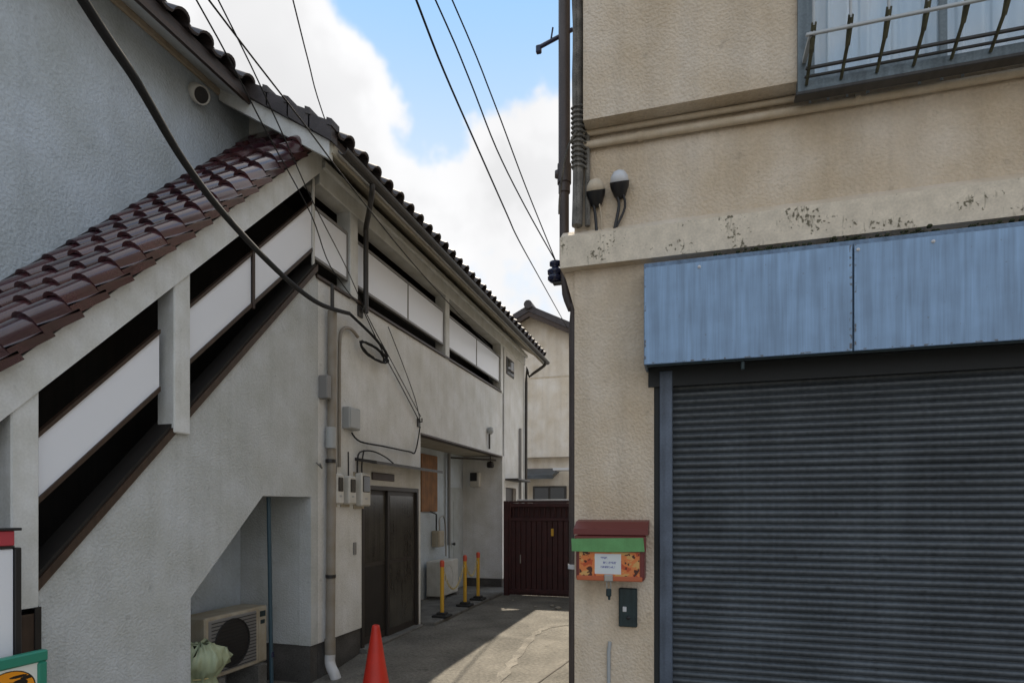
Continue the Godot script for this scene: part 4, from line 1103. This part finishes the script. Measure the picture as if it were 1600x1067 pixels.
func print_colour(u: float, v: float) -> Color:
	if spot_noise == null:
		ledge_colour(0.0, 0.0)
	var c := Color(0.80, 0.47, 0.25)
	var n := spot_noise.get_noise_2d(u * 3.2, v * 1.6 + 12.0)
	if n > 0.12:
		c = Color(0.78, 0.60, 0.36)
	if n < -0.28:
		c = Color(0.70, 0.30, 0.15)
	var k := spot_noise.get_noise_2d(u * 6.5 + 30.0, v * 3.2)
	if k > 0.26 and (u < 0.22 or u > 0.76):
		c = Color(0.28, 0.14, 0.08)
	if u > 0.26 and u < 0.70 and v > 0.06 and v < 0.92:
		c = Color(0.80, 0.82, 0.83)
		for row in [[0.24, 0.36, 0.48], [0.44, 0.40, 0.62], [0.62, 0.36, 0.60]]:
			if absf(v - row[0]) < 0.045 and u > row[1] and u < row[2] and dots(floorf(u * 90.0), floorf(v * 40.0), row[0]) > 0.42:
				c = Color(0.45, 0.46, 0.62)
	return c

func emblem_colour(u: float, v: float) -> Color:
	var c := Color(0.86, 0.88, 0.86)
	var e := Vector2((u - 0.56) / 0.38, (v - 0.13) / 0.105)
	if e.length() < 1.0:
		c = Color(0.90, 0.58, 0.08)
		# two dark shapes, the larger reaching over the smaller
		for b in [[0.50, 0.115, 0.20, 0.035], [0.34, 0.095, 0.10, 0.03], [0.72, 0.10, 0.12, 0.022], [0.58, 0.17, 0.13, 0.03], [0.29, 0.065, 0.03, 0.022], [0.39, 0.062, 0.03, 0.022], [0.83, 0.075, 0.10, 0.010], [0.70, 0.06, 0.13, 0.008]]:
			if Vector2((u - b[0]) / b[2], (v - b[1]) / b[3]).length() < 1.0:
				c = Color(0.05, 0.04, 0.04)
	if e.length() >= 1.0 and e.length() < 1.05:
		c = Color(0.12, 0.09, 0.06)
	return c

func wire(called: String, pts: Array, r: float, label: String, group := "overhead wires") -> void:
	single(called, tube(S(), smooth(pts, 5), r, 6), M.cable, label, "cable", group)

func cables() -> void:
	wire("service_cable", [V(-3.58, 3.80, -5.84), V(-3.41, 3.63, -5.10), V(-3.21, 3.53, -4.46), V(-2.94, 3.45, -3.71), V(-2.63, 3.39, -2.92), V(-2.39, 3.37, -2.38), V(-2.13, 3.37, -1.89), V(-1.95, 3.37, -1.51), V(-1.44, 3.45, -0.43), V(-0.6, 3.7, 1.5)], 0.021, "thick black cable sagging across the red tiled stair roof")
	wire("overhead_wire", [V(-3.60, 3.95, -6.13), V(-3.39, 4.04, -5.19), V(-3.10, 4.17, -4.45), V(-2.84, 4.28, -3.58), V(-2.56, 4.41, -2.64), V(-2.19, 4.56, -1.14), V(-1.7, 4.8, 0.8)], 0.0055, "thin wire crossing the stair roof left of the other two")
	wire("overhead_wire", [V(-3.60, 4.66, -11.45), V(-3.17, 4.56, -6.91), V(-2.93, 4.56, -4.87), V(-2.80, 4.57, -3.95), V(-2.65, 4.58, -2.83), V(-2.42, 4.62, -1.29), V(-2.1, 4.7, 0.8)], 0.0065, "wire running along under the walkway eave to the far end")
	wire("overhead_wire", [V(-3.60, 3.97, -6.18), V(-3.33, 4.10, -5.37), V(-3.04, 4.24, -4.39), V(-2.78, 4.37, -3.60), V(-2.52, 4.49, -2.76), V(-2.12, 4.68, -1.26), V(-1.6, 4.95, 0.8)], 0.005, "thin wire crossing the corner of the stair rail panels")
	wire("overhead_wire", [V(-5.80, 7.10, -9.76), V(-4.69, 6.94, -6.99), V(-4.27, 6.90, -6.07), V(-3.82, 6.86, -5.13), V(-3.18, 6.81, -3.78), V(-2.0, 6.9, -1.0)], 0.008, "lone wire against white cloud passing behind the dark roof edge")
	wire("overhead_wire", [V(-4.02, 7.94, -20.45), V(-3.45, 7.25, -14.0), V(-3.08, 6.75, -10.9), V(-2.91, 6.58, -9.64), V(-2.83, 6.68, -8.09), V(-2.74, 6.77, -6.51), V(-2.65, 6.85, -5.48), V(-2.52, 6.96, -3.99), V(-2.2, 7.2, -1.0)], 0.013, "thickest of three wires in the open sky, reaching the far house")
	wire("overhead_wire", [V(-0.815, 3.24, -3.77), V(-0.91, 3.41, -3.38), V(-0.98, 3.57, -3.05), V(-1.02, 3.74, -2.73), V(-1.07, 3.90, -2.40), V(-1.26, 4.42, -1.06)], 0.0042, "middle of three wires in the open sky, ending at the insulators")
	wire("overhead_wire", [V(-0.805, 3.22, -3.76), V(-0.87, 3.45, -3.24), V(-0.91, 3.64, -2.78), V(-0.96, 3.81, -2.34), V(-1.17, 4.34, -0.93)], 0.0036, "wire nearest the cream house, ending at the insulators")
	wire("wall_wire", [V(-3.60, 3.95, -6.16), V(-3.60, 3.60, -6.60), V(-3.60, 3.25, -7.13), V(-3.60, 2.86, -7.70)], 0.007, "lowest wire dropping down the white wall to the entry corner", "wires down the alley wall")
	wire("wall_wire", [V(-3.59, 3.95, -6.18), V(-3.59, 3.76, -6.45), V(-3.59, 3.45, -6.93), V(-3.59, 2.94, -7.70)], 0.006, "middle wire dropping down the white wall to the entry corner", "wires down the alley wall")
	wire("wall_wire", [V(-3.59, 3.92, -6.75), V(-3.58, 3.54, -7.13), V(-3.58, 3.15, -7.50), V(-3.60, 2.86, -7.71)], 0.006, "upper wire from the sill down to the entry corner", "wires down the alley wall")
	wire("wall_wire", [V(-3.60, 2.50, -5.92), V(-3.60, 2.42, -6.10), V(-3.60, 2.42, -6.65), V(-3.60, 2.42, -7.35), V(-3.60, 2.44, -7.55), V(-3.60, 2.80, -7.70)], 0.010, "dark wire sagging from the junction box along the wall", "wires down the alley wall")
	wire("wall_wire", [V(-3.59, 2.06, -6.02), V(-3.59, 2.26, -6.04), V(-3.59, 2.32, -6.18), V(-3.59, 2.33, -6.42), V(-3.59, 2.28, -6.72), V(-3.59, 2.20, -6.95)], 0.009, "black wire arching over the largest meter", "wires down the alley wall")
	# coil of spare cable by the walkway sill
	var st := S()
	var coil := []
	for i in 70:
		var a := i * 0.34
		coil.append(V(-3.57 + 0.02 * sin(i * 1.1), 3.50 + sin(a) * (0.075 + 0.012 * sin(i * 0.7)) - 0.03 * cos(a), -6.36 - cos(a) * (0.30 + 0.03 * sin(i * 0.43))))
	tube(st, coil, 0.010, 6)
	tube(st, smooth([V(-3.58, 3.80, -5.84), V(-3.57, 3.74, -6.1), V(-3.56, 3.66, -6.4), V(-3.56, 3.55, -6.66), V(-3.57, 3.45, -6.6)], 5), 0.017, 7)
	single("cable_coil", st, M.cable, "black coil of spare cable hung on the white wall below the walkway", "cable")
	var hk := thing("cable_bracket", V(-3.6, 3.9, -6.15), "small iron bracket holding the wires below the walkway corner", "bracket")
	part("plate", bx(S(), V(XL, 3.86, -6.20), V(XL + 0.02, 3.99, -6.10), 0.004), M.gutter, hk)
	part("hook", tube(S(), [V(XL, 3.94, -6.15), V(XL + 0.06, 3.94, -6.15), V(XL + 0.06, 3.99, -6.15)], 0.010, 6), M.gutter, hk)
	var hk2 := thing("cable_bracket", V(-3.6, 2.85, -7.72), "small iron bracket gathering the wires above the entry corner", "bracket")
	part("plate", bx(S(), V(XL, 2.80, -7.76), V(XL + 0.02, 2.92, -7.68), 0.004), M.gutter, hk2)
	part("hook", tube(S(), [V(XL, 2.87, -7.72), V(XL + 0.06, 2.87, -7.72), V(XL + 0.06, 2.92, -7.72)], 0.010, 6), M.gutter, hk2)
